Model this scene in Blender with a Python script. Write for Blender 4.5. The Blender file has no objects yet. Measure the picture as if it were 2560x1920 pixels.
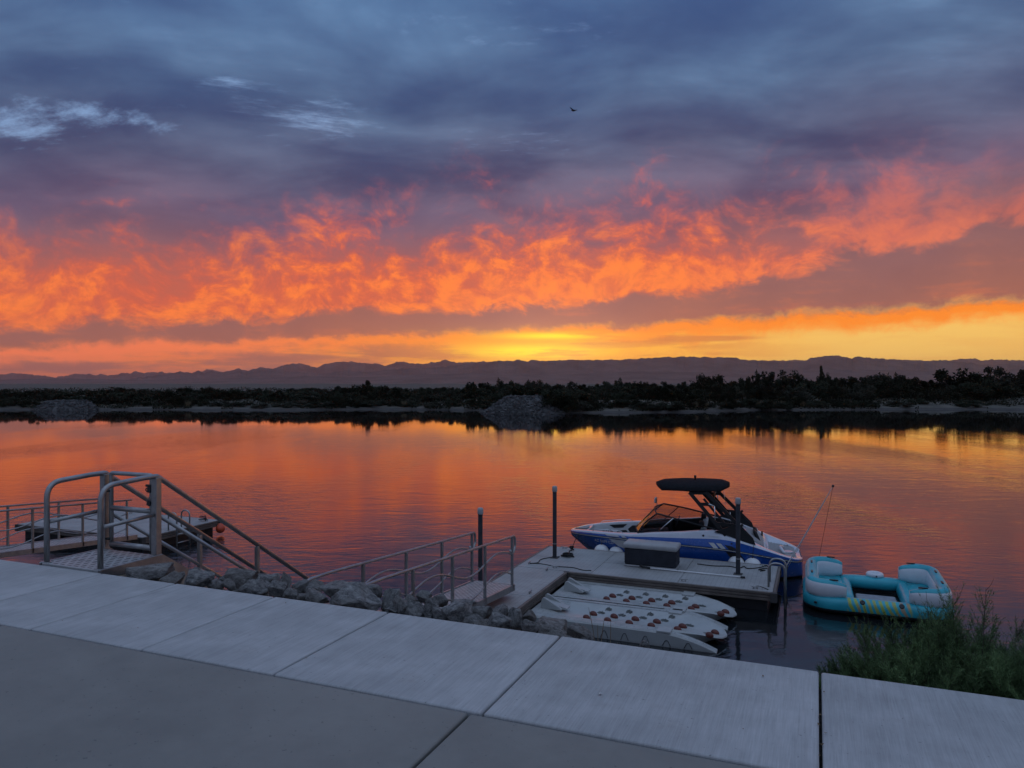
import bpy, bmesh, math, random
from mathutils import Vector, Matrix, noise as mnoise

# ------------------------------------------------------------------ camera
# World frame: x runs along the shore, y points out over the river, z = 0 is the water.
YAW = math.radians(22.4)
CY, SY = math.cos(YAW), math.sin(YAW)
CAM_Z = 4.95
F_PX = 1850.0            # focal length in pixels of a 2560 px wide picture
scene = bpy.context.scene
col = scene.collection
cam_d = bpy.data.cameras.new('camera')
cam = bpy.data.objects.new('camera', cam_d)
col.objects.link(cam)
cam.location = (0, 0, CAM_Z)
cam.rotation_euler = (math.radians(90), 0, YAW)
cam_d.sensor_fit = 'HORIZONTAL'
cam_d.sensor_width = 36.0
cam_d.lens = 36.0 * F_PX / 2560.0
cam_d.shift_y = -2.0 / 2560.0
cam_d.clip_start = 0.05
cam_d.clip_end = 80000
scene.camera = cam

# ------------------------------------------------------------------ node helper
class NT:
    """Small helper that writes shader math as python expressions."""
    def __init__(self, tree):
        self.t = tree
    def node(self, kind, **kw):
        n = self.t.nodes.new(kind)
        for k, v in kw.items():
            setattr(n, k, v)
        return n
    def put(self, sock, v):
        if isinstance(v, S):
            self.t.links.new(v.s, sock)
        elif v is not None:
            sock.default_value = v
    def math(self, op, *a):
        n = self.node('ShaderNodeMath', operation=op)
        for i, v in enumerate(a):
            self.put(n.inputs[i], v)
        return S(self, n.outputs[0])
    def vec(self, x, y, z):
        n = self.node('ShaderNodeCombineXYZ')
        for i, v in enumerate((x, y, z)):
            self.put(n.inputs[i], v)
        return S(self, n.outputs[0])
    def sep(self, v):
        n = self.node('ShaderNodeSeparateXYZ')
        self.put(n.inputs[0], v)
        return [S(self, o) for o in n.outputs]
    def noise(self, v, scale, detail=4.0, rough=0.5, lac=2.0, dist=0.0, color=False):
        n = self.node('ShaderNodeTexNoise')
        self.put(n.inputs['Vector'], v)
        for k, x in (('Scale', scale), ('Detail', detail), ('Roughness', rough), ('Lacunarity', lac), ('Distortion', dist)):
            self.put(n.inputs[k], x)
        return S(self, n.outputs['Color' if color else 'Fac'])
    def ss(self, a, b, x):
        n = self.node('ShaderNodeMapRange', interpolation_type='SMOOTHSTEP')
        self.put(n.inputs[0], x)
        self.put(n.inputs[1], a)
        self.put(n.inputs[2], b)
        n.inputs[3].default_value = 0.0
        n.inputs[4].default_value = 1.0
        return S(self, n.outputs[0])
    def lin(self, a, b, c, d, x):
        n = self.node('ShaderNodeMapRange')
        for i, v in enumerate((x, a, b, c, d)):
            self.put(n.inputs[i], v)
        return S(self, n.outputs[0])
    def mix(self, f, a, b, mode='MIX'):
        n = self.node('ShaderNodeMix', data_type='RGBA', blend_type=mode)
        self.put(n.inputs[0], f)
        for i, v in ((6, a), (7, b)):
            if isinstance(v, tuple) and len(v) == 3:
                v = v + (1.0,)
            self.put(n.inputs[i], v)
        return S(self, n.outputs[2])
    def ramp(self, f, stops, interp='LINEAR'):
        n = self.node('ShaderNodeValToRGB')
        n.color_ramp.interpolation = interp
        els = n.color_ramp.elements
        while len(els) > 1:
            els.remove(els[-1])
        els[0].position, els[0].color = stops[0][0], tuple(stops[0][1]) + (1.0,)
        for p, c in stops[1:]:
            e = els.new(p)
            e.color = tuple(c) + (1.0,)
        self.put(n.inputs[0], f)
        return S(self, n.outputs[0])
    def vmul(self, v, k):
        n = self.node('ShaderNodeVectorMath', operation='MULTIPLY')
        self.put(n.inputs[0], v)
        self.put(n.inputs[1], k)
        return S(self, n.outputs[0])
    def vadd(self, v, k):
        n = self.node('ShaderNodeVectorMath', operation='ADD')
        self.put(n.inputs[0], v)
        self.put(n.inputs[1], k)
        return S(self, n.outputs[0])
    def bump(self, h, strength, distance, normal=None):
        n = self.node('ShaderNodeBump')
        self.put(n.inputs['Strength'], strength)
        self.put(n.inputs['Distance'], distance)
        self.put(n.inputs['Height'], h)
        if normal is not None:
            self.put(n.inputs['Normal'], normal)
        return S(self, n.outputs[0])

class S:
    def __init__(self, nt, s):
        self.nt, self.s = nt, s
    def __add__(self, o): return self.nt.math('ADD', self, o)
    __radd__ = __add__
    def __sub__(self, o): return self.nt.math('SUBTRACT', self, o)
    def __rsub__(self, o): return self.nt.math('SUBTRACT', o, self)
    def __mul__(self, o): return self.nt.math('MULTIPLY', self, o)
    __rmul__ = __mul__
    def __rtruediv__(self, o): return self.nt.math('DIVIDE', o, self)
    def __truediv__(self, o): return self.nt.math('DIVIDE', self, o)
    def __neg__(self): return self.nt.math('MULTIPLY', self, -1.0)
    def sqrt(self): return self.nt.math('SQRT', self)
    def exp(self): return self.nt.math('EXPONENT', self)
    def abs(self): return self.nt.math('ABSOLUTE', self)
    def max(self, o): return self.nt.math('MAXIMUM', self, o)
    def min(self, o): return self.nt.math('MINIMUM', self, o)
    def pow(self, o): return self.nt.math('POWER', self, o)

def srgb(r, g, b):
    f = lambda c: (c / 255 / 12.92) if c / 255 <= 0.04045 else ((c / 255 + 0.055) / 1.055) ** 2.4
    return (f(r), f(g), f(b))

# ------------------------------------------------------------------ sky (world)
world = bpy.data.worlds.new('World')
scene.world = world
world.use_nodes = True
wt = world.node_tree
wt.nodes.clear()
W = NT(wt)
tc = W.node('ShaderNodeTexCoord')
dx, dy, dz = W.sep(S(W, tc.outputs['Generated']))
# azimuth is measured from the middle of the sunset (world direction), elevation in degrees
fx = dx * CY + dy * SY
fy = dy * CY - dx * SY
rr = (fx * fx + fy * fy + 1e-6).sqrt()
sa = fx / rr                        # sin of azimuth
ca = fy / rr                        # cos of azimuth
E = W.math('ARCSINE', dz) * 57.29578
A = W.vec(sa, ca, E * 0.01745)      # cylinder coordinates, continuous all round
sunset = W.ss(-0.35, 0.75, ca)      # the lit side of the sky

# --- shared noise fields
w1 = W.noise(A, 9.0, 2, 0.5, color=True)
Aw = W.vadd(A, W.vmul(W.vadd(w1, (-0.5, -0.5, -0.5)), (0.075, 0.075, 0.06)))
big = W.noise(Aw, 5.0, 1, 0.5)
tex = W.noise(W.vmul(Aw, (1.0, 1.0, 1.75)), 15.0, 8, 0.64)        # billows
tex2 = W.noise(W.vmul(Aw, (1.0, 1.0, 1.4)), 40.0, 5, 0.62)         # fine fibres
tall = W.noise(W.vmul(Aw, (1.0, 1.0, 0.8)), 7.0, 4, 0.55)         # tufts rising above the bank
As = W.vadd(A, W.vmul(W.vadd(w1, (-0.5, -0.5, -0.5)), (0.05, 0.05, 0.008)))
streak = W.noise(W.vmul(As, (1.0, 1.0, 9.0)), 5.5, 6, 0.62)

# --- base overcast tone, by elevation
Ew = E + (big - 0.5) * 5.0 - sa * 2.5 * sunset
ramp = W.ramp(Ew / 90.0, [
    (0.000, srgb(178, 108, 82)), (0.030, srgb(166, 102, 84)), (0.060, srgb(150, 98, 90)),
    (0.100, srgb(132, 94, 98)), (0.140, srgb(104, 88, 112)), (0.180, srgb(84, 89, 118)),
    (0.230, srgb(78, 99, 134)), (0.300, srgb(78, 107, 148)), (0.450, srgb(114, 142, 184)),
    (0.700, srgb(158, 178, 208)), (1.000, srgb(170, 188, 216))])
back = W.ramp(E / 90.0, [
    (0.000, srgb(110, 112, 128)), (0.080, srgb(112, 120, 144)), (0.250, srgb(120, 138, 172)),
    (0.500, srgb(138, 158, 192)), (0.700, srgb(158, 178, 208)), (1.000, srgb(170, 188, 216))])
base = W.mix(sunset, back, ramp)

# --- the cloud sheet seen in perspective: streaky dark and light
iz = 1.0 / (dz.max(0.0) + 0.16)
P = W.vec(fx * iz, fy * iz, 0.0)
wrp = W.noise(P, 1.3, 1, 0.5, color=True)
Pw = W.vadd(P, W.vmul(wrp, (0.38, 0.38, 0.0)))
shade = W.noise(W.vmul(Pw, (1.0, 1.5, 1.0)), 1.5, 5, 0.52)
up = W.ss(7.0, 17.0, E)
kk = 1.0 + (W.ss(0.34, 0.68, shade) - 0.5) * 0.78 * up + (tex - 0.5) * 0.28
base = W.mix(1.0, base, W.vec(kk, kk, kk * 0.68 + 0.32), 'MULTIPLY')

# --- thin places where the pale sky shows through
def gap(s0, e0, ws, we):
    u = (sa - s0) / ws
    v = (E - e0) / we
    return ((u * u + v * v) * -1.0).exp()
gaps = gap(-0.555, 16.2, 0.04, 1.1) * 0.95 + gap(-0.48, 17.6, 0.07, 0.7) * 0.75 + gap(-0.245, 18.8, 0.06, 1.2) * 0.55 + gap(-0.28, 20.0, 0.10, 2.0) * 0.25 + gap(-0.03, 25.3, 0.14, 1.6) * 0.34 \
    + gap(0.29, 27.6, 0.05, 0.7) * 0.5 + gap(-0.36, 20.8, 0.035, 0.6) * 0.45 + gap(0.02, 18.0, 0.10, 1.0) * 0.30
gn = W.noise(W.vmul(Pw, (1.3, 2.6, 1.0)), 8.0, 7, 0.70)
hole = W.ss(0.60, 1.12, gn * 1.10 + gaps * 0.50 - 0.07)
hole2 = W.ss(0.54, 0.80, shade * 0.9 + gn * 0.1) * W.ss(14.0, 24.0, E) * 0.32
skyb = W.node('ShaderNodeTexSky', sky_type='NISHITA', sun_disc=False)
skyb.sun_elevation = math.radians(0.9)
skyb.sun_rotation = -YAW + math.radians(2.8)
skyb.altitude = 150
clear = W.mix(0.06, srgb(146, 186, 236), S(W, skyb.outputs[0]), 'ADD')
base = W.mix((hole * 0.50 + hole2).min(1.0) * W.ss(11.0, 15.0, E), base, clear)

# --- the burning cloud bank
tilt = sa * 4.1
eL = E - (5.9 + tilt + W.ss(0.22, 0.46, sa) * 1.5) + (tall - 0.5) * 4.0 * W.ss(0.12, 0.4, sa) + (tex - 0.5) * 3.4 + (tex2 - 0.5) * 1.4 + (big - 0.5) * 1.6
low = W.ss(-0.25, 0.75, eL)
eU = (13.8 + sa * 2.2 - sa * sa * 5.5) - E + (tall - 0.5) * 11.0 + (tex - 0.5) * 4.5 + (tex2 - 0.5) * 3.0
top = W.ss(-2.6, 5.6, eU)
depth = W.ss(0.0, 7.0, E - (6.0 + tilt))
body = 0.58 + (tex - 0.5) * 1.35 + (tex2 - 0.5) * 1.0 + (0.50 - depth) * 0.36 + (big - 0.5) * 0.7 + (tall - 0.5) * 0.35
# opening at the right where grey-blue shows between the lit tufts
rightgap = gap(0.36, 10.2, 0.04, 0.8) * 0.35 - W.ss(0.2, 0.4, sa) * 0.04
lit = low * top * W.ss(0.22, 0.80, body - rightgap - W.ss(0.15, 0.36, sa) * 0.08 + W.ss(0.30, 0.50, sa) * 0.20) * sunset
lit = lit * (1.0 - W.ss(0.16, 0.50, sa) * 0.34) * (1.0 - W.ss(0.25, 0.62, sa * -1.0) * 0.10)
hot = W.ss(0.40, 0.95, body)
warm = W.mix(hot, srgb(220, 92, 62), srgb(255, 130, 56))
fib = W.ss(0.36, 0.64, tex2)
warm = W.mix((1.0 - fib) * 0.45, warm, srgb(194, 92, 74))
warm = W.mix(W.ss(10.0, 14.5, E) * 0.8, warm, srgb(228, 100, 82))
warm = W.mix(W.ss(0.15, 0.5, sa) * 0.6, warm, srgb(244, 122, 92))
# soft glow of the whole bank behind its tufts
halo = W.ss(-0.4, 1.3, eL + (0.5 - tex2) * 1.0) * W.ss(-1.0, 6.5, (13.0 + sa * 2.4 - sa * sa * 4.0) - E + (tall - 0.5) * 6.0) * sunset
hcol = W.mix(W.ss(7.0, 13.0, E), srgb(206, 98, 70), srgb(150, 88, 100))
hcol = W.mix(W.ss(0.2, 0.5, sa) * 0.6, hcol, srgb(164, 108, 108))
base = W.mix(halo * 0.80, base, hcol)
c1 = W.mix(lit * 0.96, base, warm)

# --- the clear strip over the mountains and its lit upper rim
eY = (4.15 + sa * 2.5 - sa * sa * 0.6) - E + (tex - 0.5) * 2.0 + (tex2 - 0.5) * 0.9
strip = W.ss(-0.35, 0.50, eY) * sunset
rim = W.ss(-0.2, 0.25, eY) * (1.0 - W.ss(0.5, 1.7, eY + (streak - 0.5) * 1.5)) * sunset
gold = W.mix(W.ss(-0.45, 0.08, sa), srgb(232, 124, 76), srgb(255, 176, 40))
gold = W.mix(W.ss(0.10, 0.45, sa), gold, srgb(250, 198, 100))
grey = W.mix(W.ss(-0.4, 0.1, sa), srgb(150, 98, 92), srgb(208, 112, 50))
grey = W.mix(W.ss(0.2, 0.4, sa), grey, srgb(238, 168, 82))
bars = W.ss(0.42, 0.58, streak) * (1.0 - W.ss(0.16, 0.36, sa) * 0.70)
gold = W.mix(W.ss(0.62, 0.40, tex2) * 0.35 * (1.0 - W.ss(0.2, 0.4, sa)), gold, srgb(236, 128, 52))
c2s = W.mix(bars * 0.9, gold, grey)
c2s = W.mix(rim, c2s, W.mix(W.ss(-0.5, 0.0, sa), srgb(246, 126, 80), srgb(255, 140, 36)))
thin = W.ss(0.50, 0.66, streak * 0.6 + tex * 0.4) * (1.0 - low) * W.ss(11.0, 6.0, E) * sunset
c1 = W.mix(thin * 0.42, c1, srgb(214, 114, 74))
c2 = W.mix(strip, c1, c2s)
# a small dark cloud inside the clear strip
sc2 = gap(0.255, 3.35, 0.085, 0.30) + gap(0.125, 2.9, 0.10, 0.33)
c2 = W.mix(W.ss(0.52, 0.80, sc2 * 0.7 + tex * 0.45) * 0.75, c2, srgb(206, 118, 62))
# --- glow where the sun has just gone
g = gap(0.03, 2.6, 0.15, 1.2)
c3 = W.mix(g * 0.6 * (1.0 - bars * 0.5), c2, srgb(255, 184, 16))
fl = gap(0.03, 2.45, 0.075, 0.48) * 1.3 + gap(0.055, 3.65, 0.065, 0.26)
c3 = W.mix((fl * (1.0 - W.ss(0.45, 0.62, streak) * 0.7)).min(1.0), c3, srgb(255, 232, 10))
ground = W.mix(W.ss(-1.5, 0.0, E), srgb(60, 55, 60), c3)
world.cycles.sampling_method = 'NONE'
bg = W.node('ShaderNodeBackground')
W.put(bg.inputs['Color'], ground)
bg.inputs['Strength'].default_value = 1.0
wo = W.node('ShaderNodeOutputWorld')
wt.links.new(bg.outputs[0], wo.inputs['Surface'])

# ------------------------------------------------------------------ sun: already behind the ridge, a faint warm glow
sun_d = bpy.data.lights.new('sun', 'SUN')
sun = bpy.data.objects.new('sun', sun_d)
col.objects.link(sun)
sun_d.energy = 0.5
sun_d.angle = math.radians(0.5)
sun_d.color = (1.0, 0.48, 0.26)
sd = Vector((math.sin(math.radians(2.8)) , math.cos(math.radians(2.8)), math.tan(math.radians(0.9))))
sdw = Vector((sd.x * CY - sd.y * SY, sd.x * SY + sd.y * CY, sd.z))
sun.rotation_euler = sdw.to_track_quat('Z', 'Y').to_euler()
sun.location = (0, 200, 100)

# ------------------------------------------------------------------ exposure and render settings
vs = scene.view_settings
vs.view_transform = 'Standard'
vs.look = 'None'
vs.exposure = 0.12
vs.gamma = 1.0
vs.use_curve_mapping = False
scene.cycles.use_denoising = True
scene.cycles.max_bounces = 6
scene.cycles.diffuse_bounces = 3
scene.cycles.glossy_bounces = 4
scene.cycles.transparent_max_bounces = 8
scene.cycles.volume_bounces = 1
scene.cycles.caustics_reflective = False
scene.cycles.caustics_refractive = False

# ------------------------------------------------------------------ helpers
def pix(x, y, z):
    """Point at height z that the photograph shows at pixel (x, y): used for surveying the site."""
    d = F_PX * (CAM_Z - z) / (y - 958.0)
    X = (x - 1280.0) / F_PX * d
    return (X * CY - d * SY, X * SY + d * CY)

MATS = {}
def mat(name, color=(0.5, 0.5, 0.5), rough=0.6, metal=0.0, var=0.12, nscale=8.0, bump=0.0, bscale=60.0, bdist=0.01, spec=0.5, coat=0.0, build=None):
    """Procedural material: base colour broken up by noise, with fine relief."""
    if name in MATS:
        return MATS[name]
    m = bpy.data.materials.new(name)
    m.use_nodes = True
    t = m.node_tree
    b = t.nodes['Principled BSDF']
    n = NT(t)
    tcn = n.node('ShaderNodeTexCoord')
    oc = S(n, tcn.outputs['Object'])
    b.inputs['Roughness'].default_value = rough
    b.inputs['Metallic'].default_value = metal
    b.inputs['Specular IOR Level'].default_value = spec
    b.inputs['Coat Weight'].default_value = coat
    if build:
        build(n, b, oc)
    else:
        f = n.noise(oc, nscale, 6, 0.6)
        c0 = tuple(c * (1 - var) for c in color)
        c1 = tuple(min(1, c * (1 + var)) for c in color)
        n.put(b.inputs['Base Color'], n.mix(n.ss(0.3, 0.7, f), c0, c1))
        n.put(b.inputs['Roughness'], n.lin(0.3, 0.7, max(0.02, rough - 0.08), min(1, rough + 0.08), n.noise(oc, nscale * 2.3, 4, 0.6)))
        if bump:
            n.put(b.inputs['Normal'], n.bump(n.noise(oc, bscale, 5, 0.6), bump, bdist))
    MATS[name] = m
    return m

def link(o, parent=None):
    col.objects.link(o)
    if parent is not None:
        o.parent = parent
    return o

def obj(name, bm, m, parent=None, smooth=False, loc=None):
    me = bpy.data.meshes.new(name)
    bm.normal_update()
    bm.to_mesh(me)
    bm.free()
    for mm in (m if isinstance(m, (list, tuple)) else [m]):
        me.materials.append(mm)
    if smooth:
        me.polygons.foreach_set('use_smooth', [True] * len(me.polygons))
    o = bpy.data.objects.new(name, me)
    if loc is not None:
        o.location = loc
    return link(o, parent)

def obj_py(name, verts, faces, m, parent=None, smooth=False, loc=None, midx=None):
    me = bpy.data.meshes.new(name)
    me.from_pydata(verts, [], faces)
    for mm in (m if isinstance(m, (list, tuple)) else [m]):
        me.materials.append(mm)
    if midx:
        me.polygons.foreach_set('material_index', midx)
    if smooth:
        me.polygons.foreach_set('use_smooth', [True] * len(me.polygons))
    me.update()
    o = bpy.data.objects.new(name, me)
    if loc is not None:
        o.location = loc
    return link(o, parent)

def thing(name, label, cat, loc=(0, 0, 0), rz=0.0, group=None):
    o = bpy.data.objects.new(name, None)
    o.empty_display_size = 0.2
    o.location = loc
    o.rotation_euler = (0, 0, rz)
    col.objects.link(o)
    return tag(o, label, cat, group)

def tag(o, label, cat, group=None):
    o['label'] = label
    o['category'] = cat
    if group:
        o['group'] = group
    return o

def struct(o):
    o['kind'] = 'structure'
    return o

def stuff(o):
    o['kind'] = 'stuff'
    return o

def box(bm, x0, x1, y0, y1, z0, z1, bev=0.0, seg=2):
    r = bmesh.ops.create_cube(bm, size=1.0)
    vs_ = r['verts']
    for v in vs_:
        v.co = Vector((x0 + (v.co.x + .5) * (x1 - x0), y0 + (v.co.y + .5) * (y1 - y0), z0 + (v.co.z + .5) * (z1 - z0)))
    if bev > 0:
        es = list({e for v in vs_ for e in v.link_edges})
        bmesh.ops.bevel(bm, geom=es, offset=bev, segments=seg, profile=0.5, affect='EDGES')
    return bm

def frame(path, i):
    n = len(path)
    if i == 0:
        t = path[1] - path[0]
    elif i == n - 1:
        t = path[-1] - path[-2]
    else:
        t = (path[i + 1] - path[i]).normalized() + (path[i] - path[i - 1]).normalized()
    return t.normalized()

def tube(bm, path, r, seg=10, cap=True):
    """Sweep a circle along a polyline; r may be a list of radii."""
    path = [Vector(p) for p in path]
    rs = r if isinstance(r, (list, tuple)) else [r] * len(path)
    rings, up = [], None
    for i, p in enumerate(path):
        t = frame(path, i)
        if up is None:
            up = Vector((0, 0, 1)) if abs(t.z) < 0.9 else Vector((1, 0, 0))
        n = (up - t * up.dot(t)).normalized()
        b = t.cross(n)
        up = n
        k = 1.0
        if 0 < i < len(path) - 1:
            c = t.dot((path[i] - path[i - 1]).normalized())
            k = 1.0 / max(0.5, c)
        rings.append([bm.verts.new(p + (n * math.cos(2 * math.pi * j / seg) + b * math.sin(2 * math.pi * j / seg)) * rs[i]) for j in range(seg)])
    for a, c in zip(rings[:-1], rings[1:]):
        for j in range(seg):
            f = bm.faces.new((a[j], a[(j + 1) % seg], c[(j + 1) % seg], c[j]))
            f.smooth = True
    if cap:
        bm.faces.new(rings[0][::-1])
        bm.faces.new(rings[-1])
    return bm

def fillet(pts, r, seg=6):
    """Round the corners of a polyline."""
    pts = [Vector(p) for p in pts]
    out = [pts[0]]
    for i in range(1, len(pts) - 1):
        p, a, b = pts[i], pts[i - 1], pts[i + 1]
        da, db = (a - p), (b - p)
        ang = da.angle(db)
        L = min(r / max(0.05, math.tan(ang / 2)), da.length * 0.49, db.length * 0.49)
        s, e = p + da.normalized() * L, p + db.normalized() * L
        for k in range(seg + 1):
            t = k / seg
            out.append(s * (1 - t) ** 2 + p * 2 * t * (1 - t) + e * t * t)
    out.append(pts[-1])
    return out

def spline(pts, n=8):
    """Catmull-Rom through points."""
    P_ = [Vector(p) for p in pts]
    P_ = [P_[0] * 2 - P_[1]] + P_ + [P_[-1] * 2 - P_[-2]]
    out = []
    for i in range(1, len(P_) - 2):
        for k in range(n):
            t = k / n
            a, b, c, d = P_[i - 1], P_[i], P_[i + 1], P_[i + 2]
            out.append(0.5 * ((2 * b) + (c - a) * t + (2 * a - 5 * b + 4 * c - d) * t * t + (3 * b - a - 3 * c + d) * t ** 3))
    out.append(P_[-2])
    return out

def interp(table, x):
    """Smooth interpolation in a table of (x, value)."""
    if x <= table[0][0]:
        return table[0][1]
    for (x0, y0), (x1, y1) in zip(table[:-1], table[1:]):
        if x <= x1:
            t = (x - x0) / (x1 - x0)
            return y0 + (y1 - y0) * t
    return table[-1][1]

def sinterp(table, x):
    n = len(table)
    if x <= table[0][0]:
        return table[0][1]
    if x >= table[-1][0]:
        return table[-1][1]
    for i in range(n - 1):
        x0, y0 = table[i]
        x1, y1 = table[i + 1]
        if x <= x1:
            h = x1 - x0
            m0 = (y1 - table[i - 1][1]) / (x1 - table[i - 1][0]) if i > 0 else (y1 - y0) / h
            m1 = (table[i + 2][1] - y0) / (table[i + 2][0] - x0) if i < n - 2 else (y1 - y0) / h
            t = (x - x0) / h
            return (2 * t ** 3 - 3 * t * t + 1) * y0 + (t ** 3 - 2 * t * t + t) * h * m0 + (-2 * t ** 3 + 3 * t * t) * y1 + (t ** 3 - t * t) * h * m1

# ------------------------------------------------------------------ materials of the setting
def b_water(n, b, oc):
    g = n.node('ShaderNodeNewGeometry')
    pos = S(n, g.outputs['Position'])
    n.put(b.inputs['Base Color'], (0.010, 0.012, 0.014, 1))
    b.inputs['IOR'].default_value = 1.78
    b.inputs['Roughness'].default_value = 0.03
    x, y, z = n.sep(pos)
    # ripples run nearly along the line of sight's normal; patches of breeze between calm lanes
    u = x * CY + y * SY
    v = y * CY - x * SY
    patch = n.ss(0.45, 0.66, n.noise(n.vec(u * 0.55, v * 0.16, 0.0), 0.16, 4, 0.55))
    wv = n.vec(u * 0.42, v, 0.0)
    r1 = n.noise(n.vec(u * 0.45, v * 1.0, 0.0), 0.9, 3, 0.55, dist=0.8)
    r2 = n.noise(n.vec(u * 0.45, v * 1.0, 3.7), 3.6, 4, 0.55, dist=0.5)
    r3 = n.noise(n.vec(u * 0.8, v * 1.0, 9.1), 14.0, 3, 0.5)
    near = n.ss(98.0, 24.0, v)
    calm = n.lin(0.0, 1.0, 0.035, 1.0, near)
    h = (r1 * 0.012 + r2 * (0.005 + 0.021 * patch) + r3 * 0.0018 * (0.25 + patch)) * calm
    n.put(b.inputs['Normal'], n.bump(h, 1.0, 1.0))
mat('water', build=b_water)

def b_concrete(light, dark_):
    def f(n, b, oc):
        big = n.noise(oc, 0.9, 5, 0.6)
        x, y, z = n.sep(oc)
        broom = n.noise(n.vec(x * 1.0, y * 0.03, 0.0), 105.0, 3, 0.7) * 0.6 + n.noise(n.vec(x * 1.0, y * 0.04, 4.0), 26.0, 3, 0.6) * 0.4
        blot = n.noise(oc, 3.2, 7, 0.62)
        c = n.mix(n.ss(0.3, 0.7, big), dark_, light)
        k = 1.0 + (broom - 0.5) * 0.95 + (blot - 0.5) * 0.40
        c = n.mix(1.0, c, n.vec(k, k, k), 'MULTIPLY')
        st = n.ss(0.58, 0.76, n.noise(oc, 1.7, 6, 0.62))
        c = n.mix(st * 0.35, c, (0.20, 0.16, 0.13))
        pit = n.ss(0.71, 0.74, n.noise(oc, 38.0, 2, 0.5))
        c = n.mix(pit * 0.5, c, (0.10, 0.10, 0.10))
        n.put(b.inputs['Base Color'], c)
        b.inputs['Roughness'].default_value = 0.85
        h = broom * 0.7 + n.noise(oc, 160.0, 3, 0.6) * 0.3
        n.put(b.inputs['Normal'], n.bump(h, 0.55, 0.006))
    return f
mat('broom_concrete', build=b_concrete((0.44, 0.437, 0.435), (0.34, 0.34, 0.338)))
def b_smooth(n, b, oc):
    big = n.noise(oc, 0.55, 6, 0.62)
    blot = n.noise(oc, 2.8, 8, 0.66)
    c = n.mix(n.ss(0.25, 0.75, big * 0.6 + blot * 0.4), (0.165, 0.160, 0.145), (0.265, 0.254, 0.232))
    pit = n.ss(0.70, 0.735, n.noise(oc, 30.0, 2, 0.5))
    c = n.mix(pit * 0.5, c, (0.08, 0.08, 0.08))
    n.put(b.inputs['Base Color'], c)
    n.put(b.inputs['Roughness'], n.lin(0.3, 0.7, 0.62, 0.85, blot))
    n.put(b.inputs['Normal'], n.bump(n.noise(oc, 120.0, 5, 0.65), 0.4, 0.003))
mat('smooth_concrete', build=b_smooth)
mat('joint_dirt', (0.06, 0.055, 0.05), 0.95, var=0.4, nscale=30)
mat('bank_soil', (0.16, 0.13, 0.10), 0.95, var=0.35, nscale=2.0, bump=0.8, bscale=12, bdist=0.05)
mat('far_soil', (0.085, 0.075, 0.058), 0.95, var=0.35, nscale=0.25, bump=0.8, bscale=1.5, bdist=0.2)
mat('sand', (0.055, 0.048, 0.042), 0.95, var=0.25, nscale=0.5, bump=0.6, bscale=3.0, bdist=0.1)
mat('mountain_rock', (0.10, 0.075, 0.068), 0.95, var=0.35, nscale=0.004, bump=1.0, bscale=0.02, bdist=20.0)
mat('desert_plain', (0.09, 0.075, 0.062), 0.95, var=0.25, nscale=0.01)
def b_rock(n, b, oc):
    oi = n.node('ShaderNodeObjectInfo')
    rnd = S(n, oi.outputs['Random'])
    v = n.vadd(oc, n.vec(rnd * 37.0, rnd * 11.0, rnd * 23.0))
    f = n.noise(v, 3.0, 7, 0.65, dist=0.6)
    vein = n.ss(0.035, 0.0, (n.noise(n.vmul(v, (1, 1, 2.4)), 4.0, 5, 0.6, dist=1.2) - 0.5).abs())
    c = n.ramp(f, [(0.34, (0.10, 0.10, 0.108)), (0.46, (0.24, 0.235, 0.23)), (0.56, (0.38, 0.37, 0.355)), (0.68, (0.60, 0.58, 0.56))])
    c = n.mix(n.ss(0.3, 0.9, rnd) * 0.35, c, (0.30, 0.245, 0.205))
    c = n.mix(vein * 0.6, c, (0.48, 0.46, 0.43))
    n.put(b.inputs['Base Color'], c)
    b.inputs['Roughness'].default_value = 0.85
    h = n.noise(v, 9.0, 8, 0.68) * 0.7 + n.noise(n.vmul(v, (1, 1, 4)), 14.0, 4, 0.6) * 0.3
    n.put(b.inputs['Normal'], n.bump(h, 1.0, 0.10))
mat('rock', build=b_rock)

# ------------------------------------------------------------------ water
bm = bmesh.new()
bmesh.ops.create_grid(bm, x_segments=4, y_segments=4, size=1.0)
for v in bm.verts:
    v.co = Vector((v.co.x * 700, v.co.y * 80 + 82, 0))
struct(obj('water', bm, MATS['water']))

# ------------------------------------------------------------------ near bank under the pavement and the river bed
def bank_z(y, x=-4.0):
    z = interp([(-60, 2.62), (5.80, 2.62), (6.55, 2.50), (7.0, 2.10), (10.3, -0.10), (14.0, -1.6), (22.0, -2.6), (60, -3.0)], y)
    if y > 5.85:
        z -= 0.45 * max(0.0, min(1.0, (x + 2.2) / 0.9)) * max(0.0, min(1.0, (y - 5.8) / 0.35))
    return z
ys = [-60, -20, 5.0, 5.8, 6.1, 6.4, 6.8, 7.2, 7.6, 8.0, 8.4, 8.8, 9.2, 9.6, 10.0, 10.4, 11, 12, 14, 18, 24, 40, 60]
xs = [-400, -120, -60] + [-30 + i * 0.4 for i in range(114)] + [30, 60, 120, 400]
vv, ff = [], []
for j, y in enumerate(ys):
    for x in xs:
        p = Vector((x, y, 0))
        dz_ = (mnoise.noise(p * 0.9) * 0.16 + mnoise.noise(p * 2.3) * 0.08) if y > 5.9 else 0
        vv.append((x, y, bank_z(y, x) + dz_))
nx = len(xs)
for j in range(len(ys) - 1):
    for i in range(nx - 1):
        a = j * nx + i
        ff.append((a, a + 1, a + 1 + nx, a + nx))
struct(obj_py('river_bank', vv, ff, MATS['bank_soil'], smooth=True))

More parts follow.
